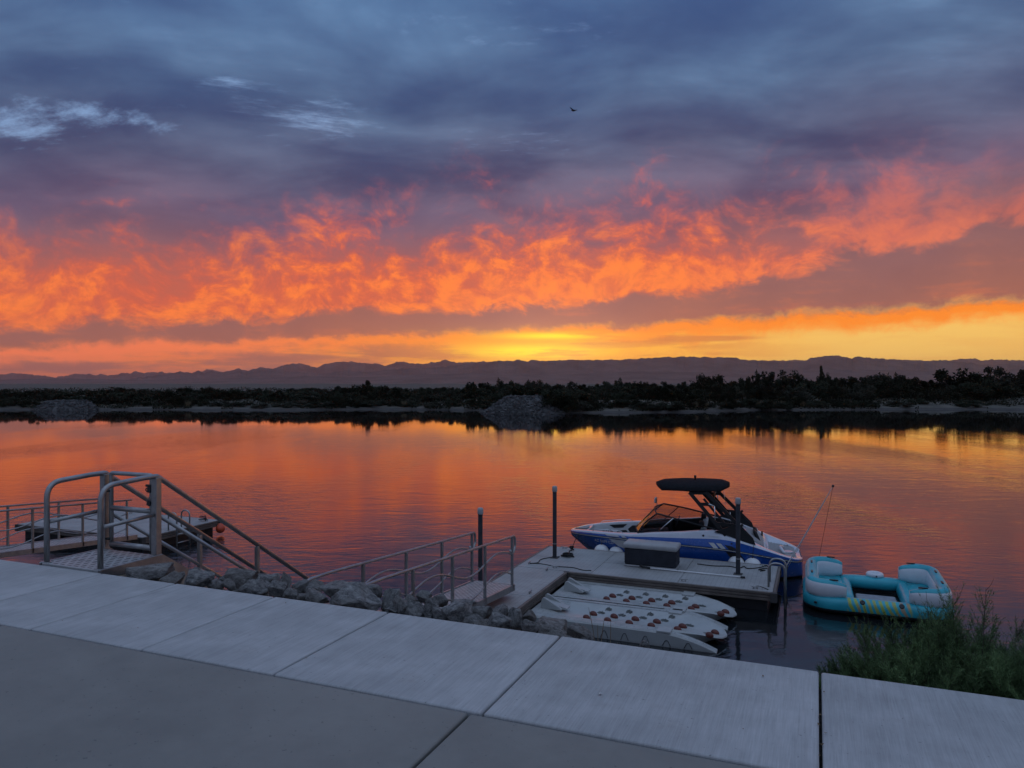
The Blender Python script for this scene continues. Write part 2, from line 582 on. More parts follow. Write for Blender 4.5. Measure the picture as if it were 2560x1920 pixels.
# ------------------------------------------------------------------ pavement of concrete slabs
TOP = 2.85
bm = bmesh.new()
box(bm, -60, 40, -30, 5.79, 2.60, 2.74)
pave = struct(obj('pavement', bm, MATS['joint_dirt']))
random.seed(4)
def slab(x0, x1, y0, y1, m, top=TOP):
    g = 0.009
    bm = bmesh.new()
    box(bm, x0 + g, x1 - g, y0 + g, y1 - g, 2.70, top + random.uniform(-0.003, 0.003), 0.015, 3)
    cx, cy = (x0 + x1) / 2, (y0 + y1) / 2
    for v in bm.verts:
        v.co.x -= cx
        v.co.y -= cy
    return obj('slab', bm, m, pave, loc=(cx, cy, 0))
JX = [-13.6, -12.1, -10.6, -9.1, -7.30, -6.22, -4.93, -3.63, -1.97, 0.02, 1.95, 3.85, 5.7, 7.6]
for a, b_ in zip(JX[:-1], JX[1:]):
    slab(a, b_, 4.27, 5.85, MATS['broom_concrete'])
FX = [-16.0, -11.5, -6.55, -2.05, 2.9, 7.6]
for a, b_ in zip(FX[:-1], FX[1:]):
    slab(a, b_, -0.6, 4.27, MATS['smooth_concrete'], TOP - 0.004)
    slab(a, b_, -5.4, -0.6, MATS['smooth_concrete'], TOP - 0.004)

# ------------------------------------------------------------------ far bank, plain, mountains
def polar(px, d):
    """Ground point at distance d on the bearing that picture column px looks along."""
    X = (px - 1280.0) / F_PX * d
    return (X * CY - d * SY, X * SY + d * CY)

# shoreline distance by column
SHORE = [(-900, 104), (0, 137), (110, 137), (250, 137), (420, 137), (700, 135), (1000, 138), (1230, 133), (1420, 124), (1700, 126), (1900, 135), (2150, 137), (2560, 137), (3400, 120)]
def far_z(t, px):
    """Height of the far bank t metres behind the waterline."""
    right = 1.0 + 0.35 * max(0.0, min(1.0, (px - 1300) / 700))
    return interp([(-12, -1.4), (-1.5, -0.25), (0, 0.0), (1.0, 0.30), (6, 0.8), (14, 1.5 * right), (30, 2.5 * right), (60, 3.3 * right), (140, 3.6 * right), (600, 4.2)], t)
ts = [-12, -1.5, 0, 0.5, 1, 2, 4, 6, 9, 12, 16, 22, 30, 45, 60, 100, 160, 300, 600]
pxs = list(range(-1600, 4200, 24))
vv, ff = [], []
for t in ts:
    for px in pxs:
        d = sinterp(SHORE, px) + 1.3 * mnoise.noise(Vector((px * 0.006, 0.3, 0))) + 0.6 * mnoise.noise(Vector((px * 0.02, 4.3, 0)))
        p = polar(px, d + t)
        zz = far_z(t, px)
        if t > 0:
            zz += mnoise.noise(Vector((p[0] * 0.08, p[1] * 0.08, 1.7))) * min(1.0, t / 8) * 0.6 + mnoise.noise(Vector((p[0] * 0.4, p[1] * 0.4, 5))) * min(1.0, t / 3) * 0.12
        vv.append((p[0], p[1], zz))
nx = len(pxs)
mi = []
for j in range(len(ts) - 1):
    for i in range(nx - 1):
        a = j * nx + i
        ff.append((a, a + 1, a + 1 + nx, a + nx))
        mi.append(0 if ts[j] < 1 else 1)
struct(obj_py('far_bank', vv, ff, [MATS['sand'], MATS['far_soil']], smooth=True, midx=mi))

bm = bmesh.new()
pl = []
for d in (560, 2000, 5000, 11000, 15400):
    pl.append([bm.verts.new((*polar(px, d), 1.5 if d < 600 else 2.5)) for px in (-1700, -1000, -300, 400, 1280, 2200, 2900, 3600, 4300)])
for a, c in zip(pl[:-1], pl[1:]):
    for i in range(8):
        bm.faces.new((a[i], a[i + 1], c[i + 1], c[i]))
struct(obj('desert_plain', bm, MATS['desert_plain']))

# skylines, surveyed as (column, row) in the photograph, turned into ranges with their own distance and depth
FAR_SKY = [(-1500, 930), (-700, 925), (-200, 938), (0, 934), (40, 932), (75, 936), (140, 944), (180, 934), (230, 936), (270, 938), (340, 930), (385, 929), (410, 932), (470, 936), (500, 930), (530, 922), (560, 930), (600, 924),
           (640, 926), (690, 920), (720, 911), (748, 908), (790, 917), (815, 910), (845, 905), (900, 905), (960, 913), (1000, 904), (1050, 911), (1085, 905), (1113, 900), (1160, 906), (1210, 904), (1260, 902), (1280, 903), (1400, 905),
           (1700, 900), (1960, 902), (1990, 899), (2015, 902), (2200, 905), (2370, 902), (2415, 896), (2470, 899), (2500, 898), (2560, 902), (2800, 910), (3300, 920), (4200, 930)]
MID_SKY = [(-1500, 945), (-300, 950), (0, 948), (120, 951), (200, 948), (300, 950), (400, 938), (450, 930), (480, 932), (494, 926), (510, 933), (525, 928), (560, 931), (590, 921), (620, 926), (650, 918), (680, 922), (740, 930), (800, 935), (860, 926), (930, 930),
           (1000, 922), (1080, 920), (1150, 912), (1200, 906), (1270, 902), (1290, 899), (1310, 902), (1340, 900), (1365, 903), (1420, 900), (1480, 901), (1560, 899), (1620, 896), (1660, 893), (1740, 892), (1840, 895), (1860, 900), (1940, 903), (2010, 904), (2025, 896),
           (2060, 891), (2095, 889), (2130, 896), (2140, 892), (2200, 897), (2240, 899), (2300, 901), (2350, 902), (2400, 905), (2480, 912), (2560, 906), (2800, 912), (3300, 925), (4200, 940)]
LOW_SKY = [(-1500, 950), (0, 949), (150, 946), (350, 950), (500, 944), (640, 946), (760, 940), (900, 943), (1050, 936), (1200, 932), (1400, 936), (1600, 928), (1800, 932), (1950, 928), (2100, 924), (2300, 926), (2500, 930), (2560, 916), (2640, 910), (2900, 930), (4200, 948)]
def range_mesh(name, skyline, dist, depth, seed, jag):
    n_px = 1900
    rows = 10
    vv, ff = [], []
    for j in range(rows * 2 - 1):
        f = j / (rows - 1.0)                  # 0 foot, 1 crest, 2 back foot
        for i in range(n_px + 1):
            px = -1500 + 5700 * i / n_px
            h = (958 - interp(skyline, px)) / F_PX * dist + CAM_Z
            h *= math.sqrt(1 + ((px - 1280) / F_PX) ** 2) ** 0
            h += jag * (abs(mnoise.noise(Vector((px * 0.03, seed, 0)))) * -1.4 + 0.3 + 0.6 * mnoise.noise(Vector((px * 0.09, seed, 3))) + 0.35 * mnoise.noise(Vector((px * 0.25, seed, 3))))
            k = f if f <= 1 else 2 - f
            dd = dist - depth * (1 - f) if f <= 1 else dist + depth * (f - 1)
            prof = k ** 1.35
            gul = mnoise.noise(Vector((px * 0.022, seed + f * 1.2, 7))) + 0.5 * mnoise.noise(Vector((px * 0.06, seed + f * 2.5, 9)))
            z = h * prof * (1 + 0.35 * gul * (1 - k) * (1 if k < 1 else 0))
            p = polar(px, dd)
            vv.append((p[0], p[1], max(z, -5) if k > 0 else -5))
    nx = n_px + 1
    for j in range(rows * 2 - 2):
        for i in range(n_px):
            a = j * nx + i
            ff.append((a, a + 1, a + 1 + nx, a + nx))
    return struct(obj_py(name, vv, ff, MATS['mountain_rock'], smooth=False))
range_mesh('mountain_range', FAR_SKY, 13500.0, 1500.0, 1.3, 30.0)
range_mesh('mountain_ridge', MID_SKY, 9000.0, 1500.0, 5.1, 17.0)
range_mesh('foothills', LOW_SKY, 6500.0, 1200.0, 8.8, 3.0)

# ------------------------------------------------------------------ materials of the docks
def b_alu(n, b, oc):
    f = n.noise(oc, 5.0, 6, 0.65)
    n.put(b.inputs['Base Color'], n.mix(n.ss(0.3, 0.7, f), (0.28, 0.275, 0.275), (0.40, 0.395, 0.39)))
    b.inputs['Metallic'].default_value = 0.85
    n.put(b.inputs['Roughness'], n.lin(0.3, 0.7, 0.30, 0.50, n.noise(oc, 22.0, 5, 0.6)))
    n.put(b.inputs['Normal'], n.bump(n.noise(oc, 90.0, 3, 0.6), 0.25, 0.002))
mat('aluminium', build=b_alu)
def b_grate(n, b, oc):
    x, y, z = n.sep(oc)
    # rows of short slots punched through the plank
    rx = n.math('FRACT', y * 16.0)
    row = n.math('FLOOR', y * 16.0)
    cx = n.math('FRACT', x * 9.0 + n.math('MODULO', row, 2.0) * 0.5)
    slot = n.ss(0.20, 0.14, (rx - 0.5).abs()) * n.ss(0.36, 0.30, (cx - 0.5).abs())
    c = n.mix(n.ss(0.3, 0.7, n.noise(oc, 6.0, 5, 0.6)), (0.34, 0.34, 0.335), (0.46, 0.455, 0.45))
    n.put(b.inputs['Base Color'], n.mix(slot, c, (0.03, 0.03, 0.032)))
    n.put(b.inputs['Metallic'], n.lin(0, 1, 0.2, 0.0, slot))
    b.inputs['Roughness'].default_value = 0.5
    n.put(b.inputs['Normal'], n.bump(1.0 - slot, 0.8, 0.006))
mat('grate', build=b_grate)
def b_deck(n, b, oc):
    x, y, z = n.sep(oc)
    gx = (n.math('FRACT', x * 10.0) - 0.5).abs()
    gy = (n.math('FRACT', y * 10.0) - 0.5).abs()
    line = n.ss(0.40, 0.47, gx.max(gy))
    gx2 = (n.math('FRACT', x * 40.0) - 0.5).abs()
    gy2 = (n.math('FRACT', y * 40.0) - 0.5).abs()
    dots = n.ss(0.30, 0.45, gx2.max(gy2))
    stain = n.noise(oc, 1.6, 7, 0.65)
    c = n.mix(n.ss(0.28, 0.72, stain), (0.29, 0.285, 0.275), (0.40, 0.395, 0.385))
    c = n.mix(line * 0.34, c, (0.12, 0.12, 0.12))
    c = n.mix(dots * 0.18, c, (0.12, 0.12, 0.12))
    c = n.mix(n.ss(0.62, 0.74, n.noise(oc, 3.1, 6, 0.62)) * 0.4, c, (0.16, 0.14, 0.12))
    n.put(b.inputs['Base Color'], c)
    b.inputs['Roughness'].default_value = 0.62
    n.put(b.inputs['Normal'], n.bump(1.0 - line * 0.7 - dots * 0.3, 0.5, 0.004))
mat('deck_plastic', build=b_deck)
mat('fascia', (0.13, 0.105, 0.088), 0.6, var=0.25, nscale=3.0, bump=0.3, bscale=40, bdist=0.003)
mat('fascia_dark', (0.055, 0.05, 0.048), 0.7, var=0.25, nscale=5.0)
mat('black_float', (0.018, 0.018, 0.02), 0.5, var=0.3, nscale=3.0)
mat('black_rubber', (0.016, 0.016, 0.017), 0.6, var=0.3, nscale=14.0, bump=0.3, bscale=60, bdist=0.004)
mat('black_rope', (0.014, 0.013, 0.013), 0.85, var=0.4, nscale=60.0, bump=0.7, bscale=240, bdist=0.004)
mat('post_black', (0.020, 0.022, 0.028), 0.6, var=0.2, nscale=4.0, spec=0.25)
mat('post_cap', (0.36, 0.355, 0.35), 0.55, var=0.12, nscale=8.0)
mat('footing', (0.36, 0.30, 0.24), 0.9, var=0.2, nscale=4.0, bump=0.5, bscale=40, bdist=0.006)
mat('white_plastic', (0.74, 0.74, 0.73), 0.45, var=0.06, nscale=4.0)
mat('buoy_orange', (0.55, 0.075, 0.03), 0.4, var=0.15, nscale=5.0)
mat('brass', (0.30, 0.22, 0.10), 0.4, metal=0.9)
ALU = MATS['aluminium']

# ------------------------------------------------------------------ gate landing and steps down the bank
LX0, LX1 = -8.33, -7.45      # left and right rail lines
st = thing('river_staircase', 'grey metal staircase with tubular railings and gated landing at the pavement edge', 'staircase', (-7.9, 5.9, TOP))
def L(p):
    return (p[0] + 7.9, p[1] - 5.9, p[2] - TOP)
def lb(bm):
    for v in bm.verts:
        v.co = Vector(L(v.co))
    return bm
# landing planks
for i in range(3):
    y0 = 5.885 + i * 0.275
    bm = bmesh.new()
    box(bm, LX0 - 0.02, LX1 + 0.02, y0, y0 + 0.262, TOP - 0.035, TOP + 0.006, 0.004, 1)
    obj('landing_plank', lb(bm), MATS['grate'], st)
for x in (LX0 - 0.055, LX1 + 0.025):
    bm = bmesh.new()
    box(bm, x, x + 0.03, 5.875, 6.74, TOP - 0.10, TOP + 0.012, 0.004, 1)
    obj('landing_frame', lb(bm), ALU, st)
# concrete footing with a sloping cheek
bm = bmesh.new()
prof = [(5.90, 2.742), (6.78, 2.742), (7.95, 1.86), (7.95, 0.9), (5.90, 0.9)]
for x in (LX0 - 0.04, LX1 + 0.05):
    pass
lo = [bm.verts.new((LX0 - 0.05, y, z)) for y, z in prof]
hi = [bm.verts.new((LX1 + 0.06, y, z)) for y, z in prof]
bm.faces.new(lo[::-1])
bm.faces.new(hi)
for i in range(5):
    bm.faces.new((lo[i], lo[(i + 1) % 5], hi[(i + 1) % 5], hi[i]))
bmesh.ops.recalc_face_normals(bm, faces=bm.faces)
obj('footing', lb(bm), MATS['footing'], st)
SL = 2.19 / 3.24
def slope_z(y, z0):
    return z0 - SL * max(0.0, y - 6.69)
# treads and stringers
for i in range(12):
    y0 = 6.80 + i * 0.268
    z0 = TOP - (i + 1) * 0.181
    bm = bmesh.new()
    box(bm, LX0 + 0.03, LX1 - 0.03, y0, y0 + 0.27, z0 - 0.04, z0, 0.006, 1)
    obj('tread', lb(bm), MATS['grate'], st)
for x in (LX0, LX1):
    bm = bmesh.new()
    a, b_ = Vector((x, 6.74, TOP - 0.09)), Vector((x, 10.0, TOP - 0.09 - SL * 3.26))
    for p in (a, b_):
        pass
    q = [bm.verts.new((x + sx * 0.02, p.y, p.z + dz_)) for p in (a, b_) for sx, dz_ in ((-1, -0.11), (1, -0.11), (1, 0.11), (-1, 0.11))]
    for f in ((0, 1, 2, 3), (7, 6, 5, 4), (0, 4, 5, 1), (1, 5, 6, 2), (2, 6, 7, 3), (3, 7, 4, 0)):
        bm.faces.new([q[k] for k in f])
    bmesh.ops.recalc_face_normals(bm, faces=bm.faces)
    obj('stringer', lb(bm), ALU, st)
RT = TOP + 0.965     # handrail height
for x, py in ((LX1, 8.45), (LX0, 8.25)):
    # handrail: up from the pavement, round the corner, level over the landing, then down the slope
    bm = bmesh.new()
    path = fillet([(x, 5.93, TOP), (x, 5.93, RT - 0.03), (x, 6.69, RT), (x, 9.95, slope_z(9.95, RT))], 0.20, 8)
    # the kink at the gate post is tighter than the corner at the pavement
    path = fillet([(x, 5.93, TOP), (x, 5.93, RT - 0.03), (x, 6.62, RT)], 0.20, 9)[:-1] + fillet([(x, 6.5, RT), (x, 6.70, RT), (x, 9.95, slope_z(9.95, RT))], 0.08, 4)
    tube(bm, path, 0.031, 14)
    obj('handrail', lb(bm), ALU, st, True)
    bm = bmesh.new()
    tube(bm, [(x, 5.96, TOP + 0.475), (x, 6.66, TOP + 0.50)], 0.024, 12)
    obj('mid_rail', lb(bm), ALU, st, True)
    bm = bmesh.new()
    tube(bm, [(x, 6.70, TOP + 0.50), (x, 9.95, slope_z(9.95, TOP + 0.50))], 0.026, 12)
    obj('mid_rail', lb(bm), ALU, st, True)
    bm = bmesh.new()
    box(bm, x - 0.042, x + 0.042, 6.65, 6.734, TOP - 0.02, RT - 0.012, 0.008, 2)
    obj('gate_post', lb(bm), ALU, st)
    bm = bmesh.new()
    zz = slope_z(py, RT)
    box(bm, x - 0.028, x + 0.028, py - 0.028, py + 0.028, slope_z(py, TOP) - 0.12, zz - 0.02, 0.005, 1)
    obj('post', lb(bm), ALU, st)
    bm = bmesh.new()
    zz = slope_z(9.7, RT)
    box(bm, x - 0.028, x + 0.028, 9.67, 9.73, slope_z(9.7, TOP) - 0.10, zz - 0.02, 0.005, 1)
    obj('post', lb(bm), ALU, st)
    # base flange on the pavement
    bm = bmesh.new()
    box(bm, x - 0.06, x + 0.06, 5.89, 5.97, TOP - 0.01, TOP + 0.016, 0.004, 1)
    obj('base_flange', lb(bm), ALU, st)
gx0, gx1, gy = LX0 + 0.105, LX1 - 0.085, 6.70
gate = obj('gate', lb(tube(bmesh.new(), fillet([(gx0, gy, TOP + 0.05), (gx0, gy, RT + 0.005), (gx1, gy, RT + 0.005), (gx1, gy, TOP + 0.05)], 0.03, 3), 0.027, 12)), ALU, st, True)
for z in (TOP + 0.53, TOP + 0.08):
    bm = bmesh.new()
    tube(bm, [(gx0, gy, z), (gx1, gy, z)], 0.033, 12)
    obj('gate_rail', lb(bm), ALU, gate, True)
for z in (RT - 0.22, TOP + 0.14):
    bm = bmesh.new()
    box(bm, LX0 + 0.03, gx0 + 0.01, gy - 0.035, gy - 0.005, z - 0.014, z + 0.014, 0.004, 1)
    obj('hinge', lb(bm), MATS['black_rubber'], gate)
bm = bmesh.new()
box(bm, gx1 - 0.05, gx1 + 0.05, gy - 0.055, gy - 0.03, RT - 0.13, RT - 0.10, 0.006, 1)
box(bm, gx1 - 0.02, gx1 + 0.04, gy - 0.058, gy - 0.03, RT - 0.20, RT - 0.13, 0.006, 1)
tube(bm, [(gx1 - 0.02 + 0.022 * math.cos(t), gy - 0.05, RT - 0.165 + 0.022 * math.sin(t)) for t in [k * math.pi / 5 for k in range(11)]], 0.007, 6)
obj('latch', lb(bm), MATS['black_rubber'], gate)

pl_ = thing('padlock', 'small dark padlock hanging from the latch of the landing gate', 'padlock', (gx1 + 0.008, gy - 0.05, RT - 0.33))
bm = bmesh.new()
box(bm, -0.028, 0.028, -0.011, 0.011, -0.030, 0.030, 0.006, 2)
bmesh.ops.rotate(bm, verts=bm.verts, cent=(0, 0, 0), matrix=Matrix.Rotation(0.35, 3, 'Y'))
obj('lock_body', bm, MATS['black_rubber'], pl_)
bm = bmesh.new()
tube(bm, [(-0.004, 0, 0.028), (0.0, 0, 0.075), (0.012, 0, 0.088), (0.026, 0, 0.075), (0.030, 0, 0.028)], 0.005, 8)
obj('shackle', bm, ALU, pl_, True)

# ------------------------------------------------------------------ gangways
def gangway(name, label, x0, x1, y0, y1, z0, z1, posts, phase, loop):
    t = thing(name, label, 'gangway', ((x0 + x1) / 2, y0, z0))
    off = Vector(((x0 + x1) / 2, y0, z0))
    def fz(y):
        return z0 + (z1 - z0) * (y - y0) / (y1 - y0)
    def put(nm, bm, m, sm=False):
        for v in bm.verts:
            v.co -= off
        return obj(nm, bm, m, t, sm)
    def sheared(x_0, x_1, y_0, y_1, b0, b1, bev=0.004):
        bm = bmesh.new()
        box(bm, x_0, x_1, y_0, y_1, 0, 1, 0, 1)
        for v in bm.verts:
            v.co.z = fz(v.co.y) + (b1 if v.co.z > 0.5 else b0)
        if bev:
            bmesh.ops.bevel(bm, geom=list(bm.edges), offset=bev, segments=1, affect='EDGES')
        return bm
    nb = 3
    w = (x1 - x0 - 0.10) / nb
    for i in range(nb):
        put('grate_panel', sheared(x0 + 0.05 + i * w + 0.003, x0 + 0.05 + (i + 1) * w - 0.003, y0, y1, -0.03, 0.0), MATS['grate'])
    for x in (x0, x1 - 0.045):
        put('side_beam', sheared(x, x + 0.045, y0, y1 + 0.02, -0.115, 0.018), ALU)
    put('end_beam', sheared(x0 + 0.045, x1 - 0.045, y1 + 0.002, y1 + 0.03, -0.09, 0.006), ALU)
    hr = 1.02
    for x in (x0 + 0.025, x1 - 0.025):
        for y in posts:
            bm = bmesh.new()
            box(bm, x - 0.025, x + 0.025, y - 0.025, y + 0.025, fz(y) - 0.10, fz(y) + hr - 0.015, 0.004, 1)
            put('post', bm, ALU)
        ya, yb = posts[0], posts[-1]
        bm = bmesh.new()
        if loop:
            path = fillet([(x, ya - 0.14, fz(ya) + 0.55), (x, ya - 0.10, fz(ya) + hr - 0.02), (x, ya + 0.3, fz(ya + 0.3) + hr)], 0.14, 6)[:-1]
            path += fillet([(x, ya + 0.5, fz(ya + .5) + hr), (x, yb + 0.15, fz(yb) + hr), (x, yb + 0.17, fz(yb) + hr - 0.22), (x, yb + 0.06, fz(yb) + hr - 0.36), (x, yb - 0.07, fz(yb) + hr - 0.34), (x, yb - 0.09, fz(yb) + hr - 0.25)], 0.10, 5)
        else:
            path = [(x, ya - 0.3, fz(ya) + hr), (x, yb + 0.16, fz(yb) + hr)]
        tube(bm, path, 0.025, 12)
        put('handrail', bm, ALU, True)
        bay = (yb - ya) / (len(posts) - 1)
        for c, rr_ in ((0.66, 0.018), (0.24, 0.016)):
            bm = bmesh.new()
            n = 60
            pts = []
            for k in range(n + 1):
                y = ya + (yb - ya) * k / n
                s_ = math.sin(math.pi * (y - yb) / bay + phase)
                pts.append((x, y, fz(y) + c + (0.125 if c > 0.5 else 0.14) * s_))
            tube(bm, pts, rr_, 8)
            put('wavy_rail', bm, ALU, True)
    return t
gangway('gangway', 'metal gangway with wavy mid rails sloping down to the dock beside the speedboat', -6.86, -5.88, 8.70, 14.42, 1.10, 0.70, [8.84, 10.22, 11.59, 12.96, 14.33], math.pi, True)
gangway('gangway', 'metal gangway leading to the bare square dock with the orange buoy', -19.12, -18.14, 8.40, 15.62, 1.12, 0.56, [8.45, 9.82, 11.19, 12.56, 13.93, 15.30], 0.0, False)
# concrete abutments that the gangways are hinged on, set into the bank
for x0, x1, lab in ((-7.0, -5.74, 'small concrete abutment in the bank under the gangway to the boat dock'), (-19.26, -18.0, 'small concrete abutment in the bank under the gangway to the bare dock')):
    bm = bmesh.new()
    box(bm, 0, x1 - x0, 0, 1.25, 0, 1.45, 0.02, 2)
    ab = obj('abutment', bm, MATS['footing'], loc=(x0, 7.62 if x0 > -10 else 7.3, -0.38))
    tag(ab, lab, 'abutment')

# ------------------------------------------------------------------ floating docks
DZ = 0.45
def dock_part(t, off, nm, bm, m, sm=False):
    for v in bm.verts:
        v.co -= off
    return obj(nm, bm, m, t, sm)
def fascia_run(t, off, p, q, out):
    """Ribbed edge beam from p to q: cap, three boards, dark grooves between."""
    p, q, out = Vector(p), Vector(q), Vector(out)
    ln = (q - p).length
    ax = (q - p).normalized()
    def bar(z0, z1, o0, o1, nm, m):
        bm = bmesh.new()
        box(bm, 0.0, ln, o0, o1, z0, z1, 0.006, 2)
        for v in bm.verts:
            c = v.co.copy()
            v.co = p + ax * c.x + out * c.y + Vector((0, 0, c.z))
        bmesh.ops.recalc_face_normals(bm, faces=bm.faces)
        dock_part(t, off, nm, bm, m)
    bar(DZ - 0.055, DZ - 0.002, 0.004, 0.062, 'fascia_board', MATS['fascia'])
    bar(DZ - 0.122, DZ - 0.067, 0.004, 0.052, 'fascia_board', MATS['fascia'])
    bar(DZ - 0.190, DZ - 0.134, 0.004, 0.056, 'fascia_board', MATS['fascia'])
    bar(DZ - 0.200, DZ - 0.010, -0.03, 0.002, 'edge_beam', MATS['fascia_dark'])
def panel(t, off, x0, x1, y0, y1, m=None):
    bm = bmesh.new()
    box(bm, x0 + 0.004, x1 - 0.004, y0 + 0.004, y1 - 0.004, DZ - 0.05, DZ + random.uniform(-0.003, 0.003), 0.006, 2)
    dock_part(t, off, 'deck_panel', bm, m or MATS['deck_plastic'])
def flo(t, off, x0, x1, y0, y1):
    bm = bmesh.new()
    box(bm, x0, x1, y0, y1, -0.22, DZ - 0.21, 0.05, 3)
    dock_part(t, off, 'float', bm, MATS['black_float'])
def bracket(t, off, x, y):
    bm = bmesh.new()
    box(bm, x - 0.07, x + 0.07, y - 0.07, y + 0.07, DZ - 0.215, DZ - 0.001, 0.012, 2)
    dock_part(t, off, 'corner_bracket', bm, MATS['fascia_dark'])
def cleat(t, off, x, y, along_x=True):
    bm = bmesh.new()
    d = Vector((1, 0, 0)) if along_x else Vector((0, 1, 0))
    c = Vector((x, y, DZ))
    tube(bm, [c + d * -0.10 + Vector((0, 0, 0.055)), c + d * -0.04 + Vector((0, 0, 0.045)), c + d * 0.04 + Vector((0, 0, 0.045)), c + d * 0.10 + Vector((0, 0, 0.055))], [0.008, 0.013, 0.013, 0.008], 8)
    for s_ in (-0.04, 0.04):
        tube(bm, [c + d * s_, c + d * s_ + Vector((0, 0, 0.045))], 0.012, 8)
    dock_part(t, off, 'cleat', bm, ALU, True)

off = Vector((-3.8, 18.1, 0))
dk = thing('floating_dock', 'grey L-shaped floating dock with deck box, beside the blue speedboat', 'dock', off)
MX = [-6.82, -4.95, -2.92, -0.88]
for a, b_ in zip(MX[:-1], MX[1:]):
    panel(dk, off, a, b_, 16.88, 18.09)
    panel(dk, off, a, b_, 18.09, 19.30)
for a, b_ in ((13.45, 14.6), (14.6, 15.75), (15.75, 16.88)):
    panel(dk, off, -6.82, -5.56, a, b_)
fascia_run(dk, off, (-5.56, 16.88, 0), (-0.88, 16.88, 0), (0, -1, 0))
fascia_run(dk, off, (-0.88, 16.88, 0), (-0.88, 19.30, 0), (1, 0, 0))
fascia_run(dk, off, (-5.56, 13.45, 0), (-5.56, 16.80, 0), (1, 0, 0))
fascia_run(dk, off, (-6.82, 13.45, 0), (-5.56, 13.45, 0), (0, -1, 0))
fascia_run(dk, off, (-6.82, 13.45, 0), (-6.82, 19.30, 0), (-1, 0, 0))
fascia_run(dk, off, (-6.82, 19.30, 0), (-0.88, 19.30, 0), (0, 1, 0))
for x, y in ((-5.54, 16.84), (-0.86, 16.86), (-5.54, 13.45), (-6.82, 13.45), (-6.82, 19.3), (-0.88, 19.3)):
    bracket(dk, off, x, y)
for a, b_ in zip(MX[:-1], MX[1:]):
    flo(dk, off, a + 0.12, b_ - 0.12, 17.0, 19.18)
flo(dk, off, -6.70, -5.68, 13.6, 16.7)
for x, y, al in ((-6.0, 16.75, False), (-5.9, 17.05, True), (-2.8, 17.02, True), (-1.25, 17.0, True), (-6.35, 19.15, True), (-4.5, 19.18, True), (-1.2, 19.15, True), (-6.62, 17.2, False), (-6.62, 14.9, False), (-5.68, 14.8, False)):
    cleat(dk, off, x, y, al)
# ladder on the dock's end
def ladder(t, off, legs, edge, along, rise, drop):
    """legs: two base points; each hoop rises off the deck, bends over the edge and runs down into the water."""
    ld = None
    out = Vector(along)
    hoops = []
    for p in legs:
        p = Vector(p)
        bm = bmesh.new()
        path = fillet([p, p + Vector((0, 0, rise)), p + out * 0.34 + Vector((0, 0, rise)), p + out * 0.34 + Vector((0, 0, -drop))], 0.165, 10)
        tube(bm, path, 0.024, 12)
        o = dock_part(t, off, 'ladder', bm, ALU, True) if ld is None else None
        if ld is None:
            ld = o
        else:
            for v in bm.verts:
                v.co -= off
            obj('ladder_rail', bm, ALU, ld, True)
    a, b_ = Vector(legs[0]) + out * 0.34, Vector(legs[1]) + out * 0.34
    for k in range(4):
        z = Vector((0, 0, -0.10 - 0.26 * k))
        bm = bmesh.new()
        tube(bm, [a + z, b_ + z], 0.018, 10)
        for v in bm.verts:
            v.co -= off
        obj('ladder_rung', bm, ALU, ld, True)
ladder(dk, off, [(-0.99, 17.28, DZ), (-0.99, 17.74, DZ)], None, (1, 0, 0), 0.53, 0.75)

off2 = Vector((-20.9, 17.3, 0))
dk2 = thing('floating_dock', 'bare square grey floating dock with ladder and orange buoy', 'dock', off2)
BX = [-23.6, -21.8, -20.0, -18.2]
for a, b_ in zip(BX[:-1], BX[1:]):
    panel(dk2, off2, a, b_, 15.85, 17.35)
    panel(dk2, off2, a, b_, 17.35, 18.85)
for p, q, o in (((-23.6, 15.85, 0), (-18.2, 15.85, 0), (0, -1, 0)), ((-18.2, 15.85, 0), (-18.2, 18.85, 0), (1, 0, 0)), ((-23.6, 15.85, 0), (-23.6, 18.85, 0), (-1, 0, 0)), ((-23.6, 18.85, 0), (-18.2, 18.85, 0), (0, 1, 0))):
    fascia_run(dk2, off2, p, q, o)
for x, y in ((-18.2, 15.85), (-18.2, 18.85), (-23.6, 15.85), (-23.6, 18.85)):
    bracket(dk2, off2, x, y)
for a, b_ in zip(BX[:-1], BX[1:]):
    flo(dk2, off2, a + 0.12, b_ - 0.12, 15.97, 18.73)
for x, y in ((-18.45, 18.55), (-23.3, 16.1), (-21.9, 18.6)):
    cleat(dk2, off2, x, y)
ladder(dk2, off2, [(-18.32, 16.90, DZ), (-18.32, 17.40, DZ)], None, (1, 0, 0), 0.55, 0.9)

# orange buoy at the dock corner
bu = thing('mooring_buoy', 'round orange buoy tied at the corner of the bare dock', 'buoy', (-18.02, 18.72, 0.20))
bm = bmesh.new()
bmesh.ops.create_uvsphere(bm, u_segments=20, v_segments=14, radius=0.145)
for v in bm.verts:
    if v.co.z > 0.10:
        v.co.z += (v.co.z - 0.10) * 0.8
obj('ball', bm, MATS['buoy_orange'], bu, True)
bm = bmesh.new()
tube(bm, [(0.045 * math.cos(t), 0, 0.20 + 0.035 * math.sin(t)) for t in [k * math.pi / 6 for k in range(13)]], 0.010, 6)
obj('eye', bm, MATS['black_rubber'], bu, True)

